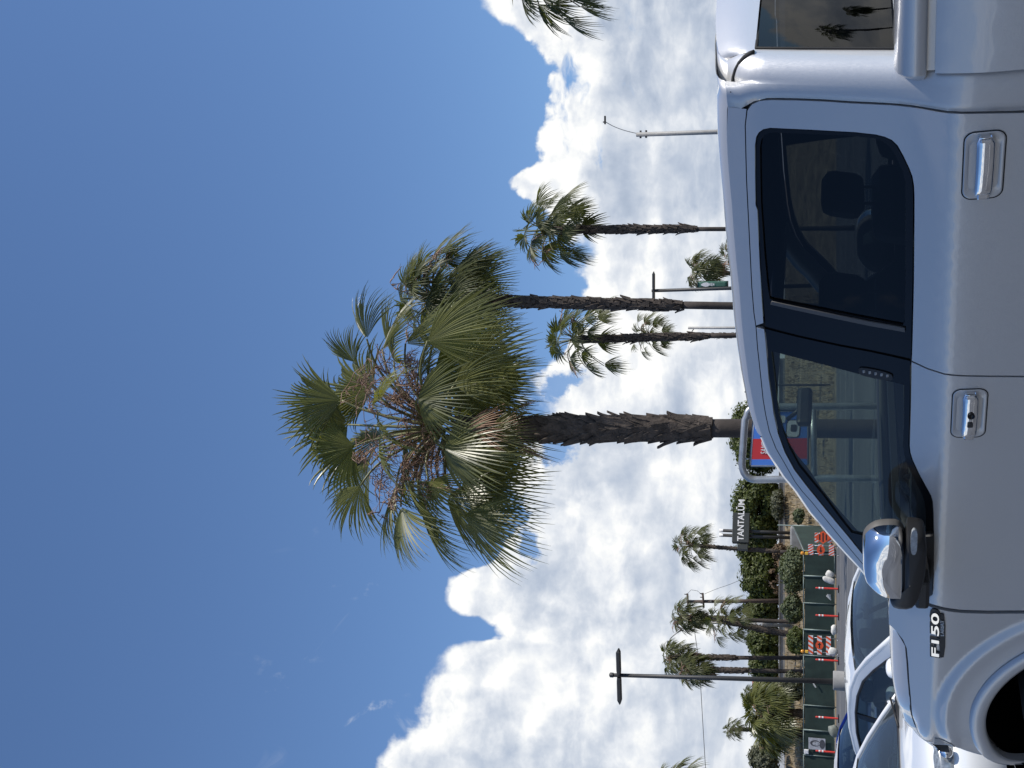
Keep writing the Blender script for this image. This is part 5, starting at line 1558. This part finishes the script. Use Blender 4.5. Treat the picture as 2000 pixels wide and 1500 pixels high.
def bag(label, x, y, Y, sx, sz, mat, rot=0):
    p = ati(x, y, Y); bm = bmesh.new(); bmesh.ops.create_icosphere(bm, subdivisions=3, radius=1)
    rg_ = random.Random(int(y))
    for q in bm.verts:
        n_ = noise.noise(q.co * 1.7 + V((y, 0, 0))) * .18
        q.co = V((math.copysign(abs(q.co.x) ** .7, q.co.x) * sx, q.co.y * sx * .6, math.copysign(abs(q.co.z) ** .8, q.co.z) * sz)) * (1 + n_)
    me = bpy.data.meshes.new('sandbag'); bm.to_mesh(me); bm.free()
    for f in me.polygons: f.use_smooth = True
    me.materials.append(mat); o = bpy.data.objects.new('sandbag', me); COL.objects.link(o)
    o.location = (p.x, Y, max(p.z, ground(Y) + sz * .7)); o.rotation_euler = (0, rot, 0)
    tag(o, label, 'sandbag', GB)
bag('white sandbag, upright, right of the first red post', 1619, 1133, 63.0, .16, .33, M_BAG, .35)
bag('pinkish white sandbag lying between barricade and first red post', 1621, 1122, 63.2, .20, .22, M_BAG, .6)
bag('white sandbag at the right foot of the shaded arrow barricade', 1629, 1230, 62, .26, .16, M_BAG)
bag('cream sandbag at the left foot of the shaded arrow barricade', 1627, 1273, 62, .22, .24, M_BAG, .4)
bag('grey green sandbag beside the blue car', 1629, 1428, 60, .32, .26, M_BAGG, -.4)

# ------------------------------------------------------------------ dark pylon sign with white letters
Y = 80
c0 = ati(1448, 1032, Y)
base = V((c0.x, Y, gz(Y)))
root = thing('pylon_sign', 'dark square pylon sign with white capital letters on twin posts', 'sign', base)
zt_, zb_ = ati(1431, 1032, Y).z - base.z, ati(1464, 1032, Y).z - base.z
wS = 58 / ppm(Y); xl = ati(1448, 1061, Y).x - base.x
zm = (zt_ + zb_) / 2; hS = zt_ - zb_
Q = Matrix.Rotation(R(20), 3, 'Z')            # turned a little, so that its left flank shows
m_ = MB(); m_.box((0, 0, zm), (wS * 1.04, .55, hS), Q, bev=.03); cab_ = m_.build('sign_box', [M_SDK], root)
m_ = MB(); text_mesh(m_, 'TANTALŪM', Q @ V((-wS * .47, -.283, 0)) + V((0, 0, zm - .20)), Q @ V((1, 0, 0)), (0, 0, 1), .42, .008, 0, 'LEFT', .93, .02); m_.build('lettering', [M_WREF], cab_)
m_ = MB(); m_.box(Q @ V((-wS * .66, .05, 0)) + V((0, 0, zm - .15)), (.35, .5, hS * .62), Q, bev=.02); m_.build('side_box', [M_SDK], root)
for dx in (-.55, -.22):
    m_ = MB(); m_.tube([(dx, .18, -.3), (dx, .18, ati(1412, 1045, Y).z - base.z)], .115, 12); p_ = m_.build('post', [M_POLEB], root)
    m_ = MB(); z_ = ati(1412, 1045, Y).z - base.z; m_.lathe((dx, .18, z_), [(.125, 0), (.125, .26), (0, .26)], 12); m_.build('post_cap', [M_WREF], p_)
m_ = MB(); m_.box((0, 0, 0), (1.7, 1.4, 1.6), bev=.12)
p = ati(1552, 1052, 76); o = m_.build('concrete_block', [M_CONC], None, V((p.x, 76, gz(76) + .3))); tag(o, 'grey concrete block below the dark pylon sign', 'block')

# ------------------------------------------------------------------ shop sign on a bent pipe frame (cart corral)
Y = 9.6
root = thing('shop_sign', 'blue and red shop sign with SAME LOW lettering on a bent steel pipe frame', 'sign', (ati(1600, 830, Y).x, Y, ground(Y)))
o_ = V((ati(1600, 830, Y).x, Y, ground(Y)))
def S(x, y, dy=0): return ati(x, y, Y + dy) - o_
m_ = MB()
fr = [S(1800, 933), S(1620, 934), S(1480, 937)] + bez(S(1480, 937), S(1450, 938), S(1449, 905), 6)[1:] + [S(1455, 820)] + bez(S(1459, 812), S(1460, 796), S(1480, 795), 6) + [S(1800, 790)]
fr[0].z = 0; fr[-1].z = 0
m_.tube(fr, .030, 12); m_.build('pipe_frame', [M_STEEL], root)
m_ = MB(); m_.tube([S(1590, 933), S(1588, 790)], .026, 10); m_.tube([S(1800, 933) + V((0, 0, .15)), S(1800, 790) + V((0, 0, .15))], .02, 8); m_.build('cross_rail', [M_STEEL], root)
tl, tr, bl, br = S(1466.5, 909), S(1474, 805), S(1577, 908), S(1577, 803)
def SQ(a, b): return (tl.lerp(tr, a)).lerp(bl.lerp(br, a), b)
m_ = MB(); nrm = V((0, -1, 0))
def quad(a0, a1, b0, b1, d, mat):
    m_.add([SQ(a0, b0) + nrm * d, SQ(a1, b0) + nrm * d, SQ(a1, b1) + nrm * d, SQ(a0, b1) + nrm * d], [(3, 2, 1, 0)], mat, False)
quad(0, .115, 0, 1, .012, 0); quad(.115, .50, 0, 1, .012, 1); quad(.50, 1, 0, 1, .012, 0)
m_.add([SQ(a, b) + nrm * -.012 for a, b in ((0, 0), (1, 0), (1, 1), (0, 1))], [(0, 1, 2, 3)], 0, False)
for a, b in (((0, 0), (1, 0)), ((1, 0), (1, 1)), ((1, 1), (0, 1)), ((0, 1), (0, 0))):
    m_.tube([SQ(*a), SQ(*b)], .014, 4, 2)
panel_o = m_.build('sign_panel', [M_SBLUE, M_SRED, M_STEEL], root)
wd = (tr - tl).length; hd_ = (bl - tl).length; rx_ = (tr - tl).normalized()
m_ = MB(); text_mesh(m_, 'SAME', SQ(.215, .27) + nrm * .014, rx_, (0, 0, 1), hd_ * .105, .002, 0, 'LEFT', .62, .012); m_.build('lettering', [M_WREF], panel_o)
m_ = MB(); text_mesh(m_, 'LOW', SQ(.20, .47) + nrm * .014, rx_, (0, 0, 1), hd_ * .16, .002, 0, 'LEFT', .66, .02); m_.build('lettering', [M_SYEL], panel_o)
m_ = MB()
def emblem(a, b, w, h, d, mat):
    c = SQ(a, b); pts = []
    for k in range(28):
        t = 6.2832 * k / 28; e_ = .45
        pts.append(c + rx_ * (w * math.copysign(abs(math.cos(t)) ** e_, math.cos(t))) + V((0, 0, h * math.copysign(abs(math.sin(t)) ** e_, math.sin(t)))) + nrm * d)
    m_.add(pts, [tuple(range(28))], mat, False)
emblem(.68, .33, .055, .05, .014, 1); emblem(.68, .33, .045, .042, .016, 0)
emblem(.68, .74, .075, .058, .014, 1); emblem(.68, .74, .068, .05, .016, 0); emblem(.69, .75, .03, .026, .018, 1); emblem(.86, .50, .03, .04, .016, 0)
m_.build('emblem', [M_WREF, M_POLEB], panel_o)
for a in (.12, .88):
    m_ = MB(); q = SQ(a, 0); m_.tube([q, V((q.x, q.y, S(1452, 860).z))], .006, 6); m_.build('hanger', [M_STEEL], root)

# ------------------------------------------------------------------ lamp posts, poles and wires
def pole(name, label, cat, base_px, top_px, Y, r0, r1, mat, group=None):
    t = ati(*top_px, Y); b = ati(*base_px, Y); g0 = gz(Y); d = t - b
    f = b - d * ((b.z - g0) / d.z)
    root = thing(name, label, cat, f, group=group)
    m_ = MB(); m_.tube([V((0, 0, -.1)), (t - f) * .5, t - f], [r0, (r0 + r1) / 2, r1], 14); m_.build('pole', [mat], root)
    return root, t - f, f
GL = 'lamp posts with a crossbar of two flat heads'
def crossbar(root, t, wl_, wr_, tilt, mat, dy=0.0):
    for s, l in ((-1, wl_), (1, wr_)):
        m_ = MB(); rows = []
        for k in range(8):
            u_ = k / 7; h = .085 * (1 if u_ < .86 else 1 - (u_ - .86) / .14 * .85) * (.8 if u_ < .08 else 1); x = s * (.05 + l * u_)
            rows.append([V((x, t.y + yy * (1 if u_ < .9 else .6), t.z + zz * h * 1.1 + tilt * x)) for (yy, zz) in ((-.17, -.6), (-.17, .5), (-.1, 1), (.1, 1), (.17, .5), (.17, -.6), (-.17, -.6))])
        m_.grid([[V((p.x + t.x, p.y, p.z)) for p in r_] for r_ in rows], 0, False, flip=(s < 0))
        m_.add([V((p.x + t.x, p.y, p.z)) for p in rows[-1][:-1]], [(0, 1, 2, 3, 4, 5)], 0, False)
        m_.build('lamp_head', [mat], root)
lp, t, f = pole('lamp_post', 'near dark lamp post with two flat heads and a round concrete base', 'lamp post', (1625, 1330.5), (1196, 1318.5), 44, .105, .075, M_POLEB, GL)
crossbar(lp, V((t.x, t.y, ati(1209.5, 1319, 44).z - f.z)), 1.08, 1.02, .03, M_POLEB)
m_ = MB(); m_.lathe((t.x, t.y, t.z), [(.10, -.04), (.10, .08), (.05, .12), (0, .12)], 12); m_.build('pole_cap', [M_POLEB], lp)
zb_ = ati(1627, 1333, 44).z - f.z
m_ = MB(); m_.lathe((0, 0, 0), [(.36, -.1), (.36, zb_ - .03), (.33, zb_), (0, zb_)], 28); m_.build('concrete_base', [M_CONC], lp)
lp, t, f = pole('lamp_post', 'dark lamp post carrying a green banner', 'lamp post', (1440, 562.5), (1273, 568), 70, .13, .10, M_POLEB, GL)
crossbar(lp, V((t.x, t.y, ati(1277, 568, 70).z - f.z)), .75, 1.15, .0, M_POLEB)
a = ati(1362, 550, 70) - f; b = ati(1422, 561.5, 70) - f
m_ = MB(); rows = []
for k in range(9):
    v_ = k / 8; rows.append([V((b.x + (a.x - b.x) * h_, .04 * math.sin(v_ * 7 + h_ * 2), a.z + (b.z - a.z) * v_)) for h_ in (0, .33, .66, 1)])
m_.grid(rows, 0, True); bn = m_.build('banner', [M_BANNER], lp); sm = bn.modifiers.new('cloth', 'SOLIDIFY'); sm.thickness = .01
m_ = MB(); n = 20; c = V(((a.x + b.x) / 2, -.07, a.z + (b.z - a.z) * .26))
m_.add([c + V((.13 * math.cos(6.2832 * k / n) * (1 - .25 * math.sin(6.2832 * k / n)), 0, .26 * math.sin(6.2832 * k / n))) for k in range(n)], [tuple(range(n))], 0, False)
for q, w_ in ((.42, .16), (.48, .2), (.54, .12)): m_.box((c.x, -.07, a.z + (b.z - a.z) * q), (w_, .006, .06))
m_.build('banner_emblem', [M_WREF], bn)
for z in (a.z, b.z):
    m_ = MB(); m_.tube([(b.x - .05, 0, z), (a.x, 0, z)], .02, 6); m_.build('banner_arm', [M_POLEB], lp)
# single mast on the right with a whip arm
lp, t, f = pole('light_mast', 'pale single mast with a thin curved arm and tiny head over the truck roof', 'light mast', (1418, 257), (1243, 263), 48, .115, .095, M_POLEG)
hd = ati(1183, 238, 48) - f
m_ = MB(); m_.tube(bez(t + V((0, 0, -.25)), t.lerp(hd, .6) + V((-.15, 0, .0)), hd, 12), .016, 6); m_.build('arm', [M_POLEG], lp)
m_ = MB(); m_.box(hd + V((.08, 0, .03)), (.36, .12, .07), bev=.02); m_.tube([hd, hd + V((0, 0, .12))], .03, 6); m_.build('lamp_head', [M_POLEB], lp)
for z in (.18, .42):
    m_ = MB(); m_.tube([t + V((-.16, 0, -z)), t + V((.16, 0, -z))], .045, 8); m_.build('clamp', [M_POLEB], lp)
# thin grey pole between the palms
lp, t, f = pole('light_mast', 'slim grey mast with a short bracket beside the thin palm', 'light mast', (1450, 640), (1344, 640.5), 62, .085, .07, M_POLEG)
m_ = MB(); m_.tube([t + V((0, 0, -.35)), t + V((-.35, 0, -.1)), t + V((-.5, 0, -.12))], .025, 6); m_.build('arm', [M_POLEB], lp)
# two little heads just showing over the roof
lp, t, f = pole('flood_light', 'tiny pair of flood lights peeking over the cab roof', 'flood light', (1500, 752), (1462, 752), 70, .06, .05, M_POLEB)
for y in (743.5, 763.5):
    h = ati(1459, y, 70) - f; m_ = MB(); m_.tube([t, V((h.x, 0, h.z))], .03, 6); m_.box(h, (.30, .25, .20), Matrix.Rotation(R(30), 3, 'Y'), bev=.04); m_.build('lamp_head', [M_POLEB], lp)
# street light with white plate
lp, t, f = pole('street_light', 'grey street light with a raked arm and a white plate', 'street light', (1524, 1221.5), (1352, 1214), 82, .135, .09, M_POLEG)
h = ati(1304, 1258, 82) - f
arm = bez(t, t.lerp(h, .5) + V((.0, 0, .25)), ati(1310, 1246, 82) - f, 8) + [h]
m_ = MB(); m_.tube(arm, .04, 8); m_.tube([t + V((0, 0, -.5)), arm[5]], .03, 6); m_.build('arm', [M_POLEG], lp)
m_ = MB(); m_.box(h, (.5, .25, .12), bev=.04); m_.build('lamp_head', [M_POLEG], lp)
z = ati(1484, 1219, 82).z - f.z
k_ = (z / t.z)
m_ = MB(); m_.box((t.x * k_, -.16, z), (.36, .02, .36)); pl_ = m_.build('plate', [M_WREF], lp)
m_ = MB(); m_.box((t.x * k_ - .03, -.173, z + .04), (.14, .004, .05), Matrix.Rotation(R(35), 3, 'Y')); m_.box((t.x * k_ + .02, -.173, z - .06), (.16, .004, .05), Matrix.Rotation(R(35), 3, 'Y')); m_.build('plate_marking', [M_SDK], pl_)
# utility pole
lp, t, f = pole('utility_pole', 'brown wooden utility pole with two crossarms', 'utility pole', (1522, 1173.5), (1341, 1175), 85, .17, .11, M_WOOD)
for (v, yl, yr) in ((1344.5, 1196, 1159), (1374.5, 1187, 1158)):
    a, b = ati(v, yl, 84.85) - f, ati(v - 2, yr, 84.85) - f
    m_ = MB(); m_.tube([a, b], .075, 4); cr_ = m_.build('crossarm', [M_WOOD], lp)
    m_ = MB()
    for q in (.05, .3, .7, .95): p = a.lerp(b, q); m_.tube([p, p + V((0, 0, .22))], .035, 6)
    m_.build('insulators', [M_POLEB], cr_)
m_ = MB(); m_.lathe(t * .74 + V((0, -.1, 0)), [(0, -.12), (.11, -.1), (.11, .1), (0, .12)], 10); m_.build('bracket', [M_POLEB], lp)
def wire(label, pts, Y, r=.02):
    P0 = [ati(x, y, yy) for (x, y, yy) in pts]
    m_ = MB(); m_.tube(P0, r, 5); o = m_.build('power_line', [M_WIRE]); tag(o, label, 'power line')
wire('long power line crossing the clouds to the left edge', [(1342, 1160, 85), (1352, 1200, 83), (1362, 1270, 80), (1368, 1330, 78), (1372, 1400, 76), (1378, 1500, 72), (1384, 1600, 68)], 85, .022)
wire('thin service wire sloping down right from the utility pole', [(1376, 1160, 85), (1400, 1150, 86), (1424, 1142, 87), (1448, 1132, 88)], 85, .014)
wire('short looped jumper wire between the two crossarms', [(1344, 1158, 84.8), (1350, 1152, 84.8), (1362, 1154, 84.8), (1374, 1164, 84.8)], 85, .014)

# ------------------------------------------------------------------ orange house and a white van on the upper road
Y = 96; a = ati(1470, 1392, Y); b = ati(1540, 1338, Y)
root = thing('house', 'small orange stucco house between the ficus trees and the bushy palms', 'house', ((a.x + b.x) / 2, Y, 5.55))
wH = b.x - a.x; hH = a.z - 5.55
m_ = MB(); m_.box((0, 1.5, hH * .40), (wH, 3, hH * .8)); m_.build('wall', [M_STUCCO], root)
m_ = MB(); m_.add([(-wH * .58, -.3, hH * .8), (wH * .58, -.3, hH * .8), (wH * .42, 1.5, hH * 1.05), (-wH * .42, 1.5, hH * 1.05), (-wH * .58, 3.3, hH * .8), (wH * .58, 3.3, hH * .8)], [(0, 1, 2, 3), (3, 2, 5, 4), (0, 3, 4), (1, 5, 2), (0, 4, 5, 1)], 0, False); m_.build('roof', [M_TILE], root)
m_ = MB(); m_.box((wH * .1, -.02, hH * .45), (wH * .3, .08, hH * .3), bev=.01); m_.build('window', [M_GBLK], root)
for x in (-wH * .45, wH * .45):
    m_ = MB(); m_.box((x, -.25, hH * .4), (.14, .14, hH * .8)); m_.build('porch_post', [M_STUCCO], root)
# ------------------------------------------------------------------ the other cars
M_CWHITE = pbr('white_car_paint', (.74, .75, .75), .3, coat=1.0, spec=.5)
M_CBLUE = flake_paint('blue_car_paint', (.015, .045, .38), .5, .3, 0)
M_CGLASS = glassmat('car_glass', (.42, .50, .51), 1.35, 0, .09, (.26, .32, .36))  # blue-grey diffuse share stands in for pale reflections on the glass
M_CSEAT = pbr('dark_cloth_seat', (.035, .04, .05), .8)
M_LAMPC = pbr('clear_headlight', (.16, .18, .20), .08, spec=.9, coat=1.0, var=.5, vscale=30)
PC = [(.15, .82), (.35, .875), (.6, .895), (.78, .898), (.88, .888), (.96, .862), (1.05, .825), (1.2, .755), (1.35, .68), (1.42, .635)]
def YC(x, z):
    y = _catmull(PC, z)
    if x > .25: y -= .20 * ((x - .25) / .62) ** 2.2
    if x < -2.75: y -= .13 * ((-2.75 - x) / .95) ** 2
    return y
ROOF_L = [(-.22, .985), (-.55, 1.135), (-.85, 1.265), (-1.15, 1.365), (-1.45, 1.415), (-1.8, 1.43), (-2.15, 1.415), (-2.5, 1.36), (-2.85, 1.245), (-3.15, 1.12), (-3.32, 1.055)]
def car(name, label, mat, pos, heading, group):
    root = thing(name, label, 'car', pos, heading, group)
    Z = lambda x, y, z: V((x, y, z))
    hoodl = [(.72, .80), (.62, .84), (.35, .895), (.0, .945), (-.22, .985)]
    tail = [(-3.50, 1.04), (-3.66, 1.01), (-3.72, .85), (-3.70, .55), (-3.62, .28)]
    def arch(cx, r=.345): return [(cx + r * math.cos(R(a)), .31 + r * math.sin(R(a))) for a in range(180, -1, -15)][::-1]
    outline = [(.80, .25), (.86, .45), (.84, .66)] + hoodl + ROOF_L[1:] + tail + [(-3.05, .2)] + [(q[0], q[1]) for q in arch(-2.70)[::-1]] + [(-2.3, .19), (-.4, .19)] + [(q[0], q[1]) for q in arch(0)[::-1]] + [(.40, .22)]
    dlo = [(-.52, .985), (-.70, 1.085), (-.95, 1.205), (-1.2, 1.302), (-1.5, 1.355), (-1.8, 1.37), (-2.15, 1.355), (-2.5, 1.30), (-2.78, 1.205), (-2.95, 1.115), (-2.98, 1.055), (-2.9, 1.025), (-2.0, .995), (-1.2, .975)]
    body = MB()
    for s in (1, -1):
        panel(body, outline, [dlo], YC, s, (.12, .05), .03, edge=.06)
    cols = (1, .985, .95, .88, .7, .4, 0, -.4, -.7, -.88, -.95, -.985, -1)
    def across(pts, crown, lift=(0, .012, .024, .034, .045, .054, .057)):
        rows = []
        for (x, z) in pts:
            yb = YC(x, z); rows.append([V((x + 0.0, yb * f, z + crown * (1 - f * f) + (.012 if abs(f) < .99 else 0))) for f in cols])
        return rows
    rp = [q for q in ROOF_L if -2.6 < q[0] < -1.1]
    body.grid(across(rp, .05), 0, True, flip=True)
    hp = [(x + .10, z) for x, z in [(.74, .74)]] + [(.80, .785)] + [(.70, .825)] + hoodl[1:]
    rows = []
    for (x, z) in [(.86, .66), (.845, .74), (.80, .79), (.70, .828), (.55, .862), (.35, .898), (.1, .932), (-.1, .962), (-.26, .985)]:
        yb = YC(min(x, .8), z); rows.append([V((x + .10 * (1 - f * f) * max(0, min(1, (x + .3) / 1.0)), yb * f, z + .045 * (1 - f * f) * (0.2 if z < .7 else 1))) for f in cols])
    body.grid(rows, 0, True, flip=False)
    body.grid(across([(-3.28, 1.06), (-3.50, 1.04), (-3.66, 1.01), (-3.72, .85), (-3.70, .55)], .03), 0, True, flip=True)
    rows = []
    for (x, z) in [(.86, .66), (.90, .60), (.90, .45), (.86, .30), (.80, .22)]:
        yb = YC(.8, z); rows.append([V((x + .10 * (1 - f * f), yb * f, z)) for f in cols])
    body.grid(rows, 0, True, flip=True)
    body.build('body', [mat], root)
    # glass all round
    for s in (1, -1):
        g = MB(); panel(g, inset(dlo, -.004), [], YC, s, (.2, .1), 0, off=-.012); w_ = g.build('side_window', [M_CGLASS], root)
        g = MB(); tube_on(g, dlo, YC, s, -.004, .014); g.build('window_seal', [M_BLK], w_)
        g = MB(); panel(g, [(-1.70, .985), (-1.79, .988), (-1.88, 1.37), (-1.81, 1.37)], [], YC, s, (.1, .1), .02, off=-.002); g.build('door_pillar', [M_GBLK], root)
        g = MB(); panel(g, [(-2.66, 1.01), (-2.71, 1.01), (-2.79, 1.20), (-2.75, 1.215)], [], YC, s, (.1, .1), .02, off=-.002); g.build('door_pillar', [M_GBLK], root)
        for (xa, xb) in ((-.62, -.70), (-1.72, -1.73), (-2.62, -2.45)):
            g = MB(); pts = [V((xa + (xb - xa) * k / 6, s * (YC(xa + (xb - xa) * k / 6, .97 - .7 * k / 6) + .0005), .97 - .7 * k / 6)) for k in range(7)]; g.tube(pts, .004, 4); g.build('door_gap', [M_UNDER], root)
    def span(pts, bulge, inset_=.02):
        return [[V((x + bulge * (1 - f * f), (YC(x, z) - inset_) * f, z + .03 * (1 - f * f) + .006)) for f in (1, .85, .6, .3, 0, -.3, -.6, -.85, -1)] for (x, z) in pts]
    g = MB(); g.grid(span([q for q in ROOF_L if q[0] >= -1.2], .10, .055), 0, True); ws_ = g.build('windscreen', [M_CGLASS], root)
    g = MB()
    g.tube([V((.0 - .26 + .12 * (1 - f * f), f * .80, 1.0)) for f in (1, .6, .3, 0, -.3, -.6, -1)], .03, 6)
    for y in (.35, -.30): g.tube([V((-.12, y, 1.02)), V((-.30, y + .45, 1.07))], .010, 5)
    g.build('wiper_cowl', [M_BLK], ws_)
    g = MB(); g.grid(span([q for q in ROOF_L if q[0] <= -2.45], -.08, .055), 0, True); g.build('rear_glass', [M_CGLASS], root)
    # A and C pillars as round rails so that the glass has edges
    for s in (1, -1):
        g = MB(); g.tube([V((x, s * (YC(x, z) - .028), z)) for x, z in ROOF_L], [.03] * len(ROOF_L), 8); g.build('roof_rail', [mat], root)
    for y in (.36, -.36):
        g = MB(); g.box((-1.45, y, .62), (.5, .48, .2), bev=.06); g.box((-1.72, y, .92), (.14, .46, .56), Matrix.Rotation(R(-14), 3, 'Y'), bev=.06); g.box((-1.82, y, 1.24), (.10, .26, .17), bev=.045); g.build('seat', [M_CSEAT], root)
    g = MB(); g.box((-2.65, 0, .88), (.16, 1.2, .5), Matrix.Rotation(R(-16), 3, 'Y'), bev=.06); g.build('rear_seat', [M_CSEAT], root)
    g = MB(); g.box((-.55, 0, .88), (.55, 1.35, .16), bev=.05); g.build('dashboard', [M_INT], root)
    g = MB(); cs_ = V((-.88, .36, .93)); q_ = Matrix.Rotation(R(-62), 3, 'Y'); g.tube([cs_ + q_ @ V((.18 * math.cos(a * .3927), .18 * math.sin(a * .3927), 0)) for a in range(17)], .014, 6, cap=False); g.tube([cs_, cs_ + V((.25, 0, -.08))], .03, 6); g.build('steering_wheel', [M_INT], root)
    g = MB(); g.box((-.92, 0, 1.27), (.03, .22, .06), bev=.015); g.tube([(-.92, 0, 1.28), (-.88, 0, 1.33)], .01, 5); g.build('rear_view_mirror', [M_BLK], root)
    for s in (1, -1):
        bm = bmesh.new(); bmesh.ops.create_uvsphere(bm, u_segments=16, v_segments=10, radius=1)
        for q in bm.verts:
            c = q.co; q.co = V((c.x * .075 if c.x > 0 else c.x * .05, math.copysign(abs(c.y) ** .8, c.y) * .115, math.copysign(abs(c.z) ** .8, c.z) * .075)) + V((-.56, s * 1.005, 1.03))
        me = bpy.data.meshes.new('door_mirror'); bm.to_mesh(me); bm.free()
        for f in me.polygons: f.use_smooth = True
        me.materials.append(mat); o = bpy.data.objects.new('door_mirror', me); COL.objects.link(o); o.parent = root
        g = MB(); g.box((-.55, s * .90, .995), (.06, .14, .03), bev=.01); g.build('mirror_arm', [M_BLK], o)
        g = MB(); rows = []
        for (x, z) in ((.80, .785), (.848, .745), (.865, .69), (.868, .635)):
            rows.append([V((x + .10 * (1 - f * f) + .008, s * YC(.8, z) * f, z + .045 * (1 - f * f) * (.6 if z > .7 else .2) + .002)) for f in (.985, .93, .85, .76, .66, .60)])
        g.grid(rows, 0, True, flip=(s > 0)); h_ = g.build('headlight', [M_LAMPC], root)
        g = MB(); rows = []
        for (x, z) in ((.828, .765), (.862, .70), (.87, .65)):
            rows.append([V((x + .10 * (1 - f * f) + .012, s * YC(.8, z) * f, z + .045 * (1 - f * f) * .5 + .004)) for f in (.99, .965, .94)])
        g.grid(rows, 0, True, flip=(s > 0)); g.build('indicator', [M_AMBER], h_)
        g = MB(); c_ = V((.955, s * .585, .70)); g.lathe(c_, [(.055, 0), (.05, .02), (.03, .03), (0, .03)], 16, Matrix.Rotation(R(90), 3, 'Y')); g.build('projector_lens', [M_CHROME], h_)
        for xw in (0, -2.70):
            g = MB(); q_ = Matrix.Rotation(R(-90 * s), 3, 'X'); g.lathe((xw, s * .79, .31), [(.19, -.1), (.29, -.1), (.31, -.07), (.31, .07), (.29, .1), (.20, .09)], 28, q_); wl__ = g.build('wheel', [M_TYRE], root)
            g = MB(); g.lathe((xw, s * .79, .31), [(.20, .0), (.195, .085), (.17, .06), (.05, .07), (0, .08)], 24, q_); g.build('rim', [M_ALU], wl__)
            g = MB(); rows = [[V((xw + .36 * math.cos(R(a)), s * y, .31 + .36 * math.sin(R(a)))) for y in (.87, .6)] for a in range(0, 181, 15)]; g.grid(rows, 0, True); g.build('arch_liner', [M_UNDER], root)
    g = MB()
    for k in range(3): g.box((.985 - .02 * k, 0, .60 - .055 * k), (.02, .9, .022), bev=.006)
    g.box((.965, 0, .545), (.03, .98, .18), mat=1); g.build('grille', [M_CHROME, M_UNDER], root)
    g = MB(); g.box((.955, 0, .34), (.05, 1.0, .12), bev=.02); g.box((.985, 0, .40), (.02, .34, .11), mat=1, bev=.004); g.build('lower_grille', [M_UNDER, M_WREF], root)
    g = MB(); g.box((-1.4, 0, .22), (4.2, 1.5, .1)); g.build('underbody', [M_UNDER], root)
    return root

def place_car(name, label, mat, px, loc, heading, Yg, group):
    """put the local point loc under the photo point px at distance Yg"""
    w_ = ati(px[0], px[1], Yg); rot = Matrix.Rotation(heading, 3, 'Z'); o = rot @ V(loc)
    return car(name, label, mat, V((w_.x - o.x, w_.y - o.y, ground(w_.y - o.y))), heading, group)
GC = 'cars parked beyond the pickup'
place_car('parked_car', 'white sedan parked furthest right of the two white cars, its windscreen against the truck mirror', M_CWHITE, (1731, 1238), (-.22, -.86, .985), R(-39), 11.5, GC)
place_car('parked_car', 'nearer white car at the left edge showing bonnet and one headlight', M_CWHITE, (1750, 1345), (-.22, .86, .985), R(-40), 12.0, GC)
place_car('parked_car', 'blue car at the left edge behind the white sedan', M_CBLUE, (1650, 1545), (-.6, -.75, 1.15), R(-40), 16.5, GC)
# white van on the upper road
Y = 98; p = ati(1535, 1500, Y)
root = thing('delivery_van', 'white van far off on the upper road at the left edge', 'van', (p.x - .4, Y, 5.55))
m_ = MB(); m_.box((0, 0, 1.15), (4.6, 1.9, 1.6), bev=.16); m_.box((2.5, 0, .85), (1.0, 1.8, .9), bev=.2); m_.build('body', [M_CWHITE], root)
m_ = MB(); m_.box((1.5, 0, 1.45), (1.3, 1.92, .5), bev=.05); m_.build('window', [M_GBLK], root)
for x in (-1.4, 1.9):
    for s in (1, -1):
        m_ = MB(); m_.lathe((x, s * .85, .36), [(.0, .1), (.2, .1), (.36, .09), (.36, -.09)], 20, Matrix.Rotation(R(-90 * s), 3, 'X')); m_.build('wheel', [M_TYRE], root)
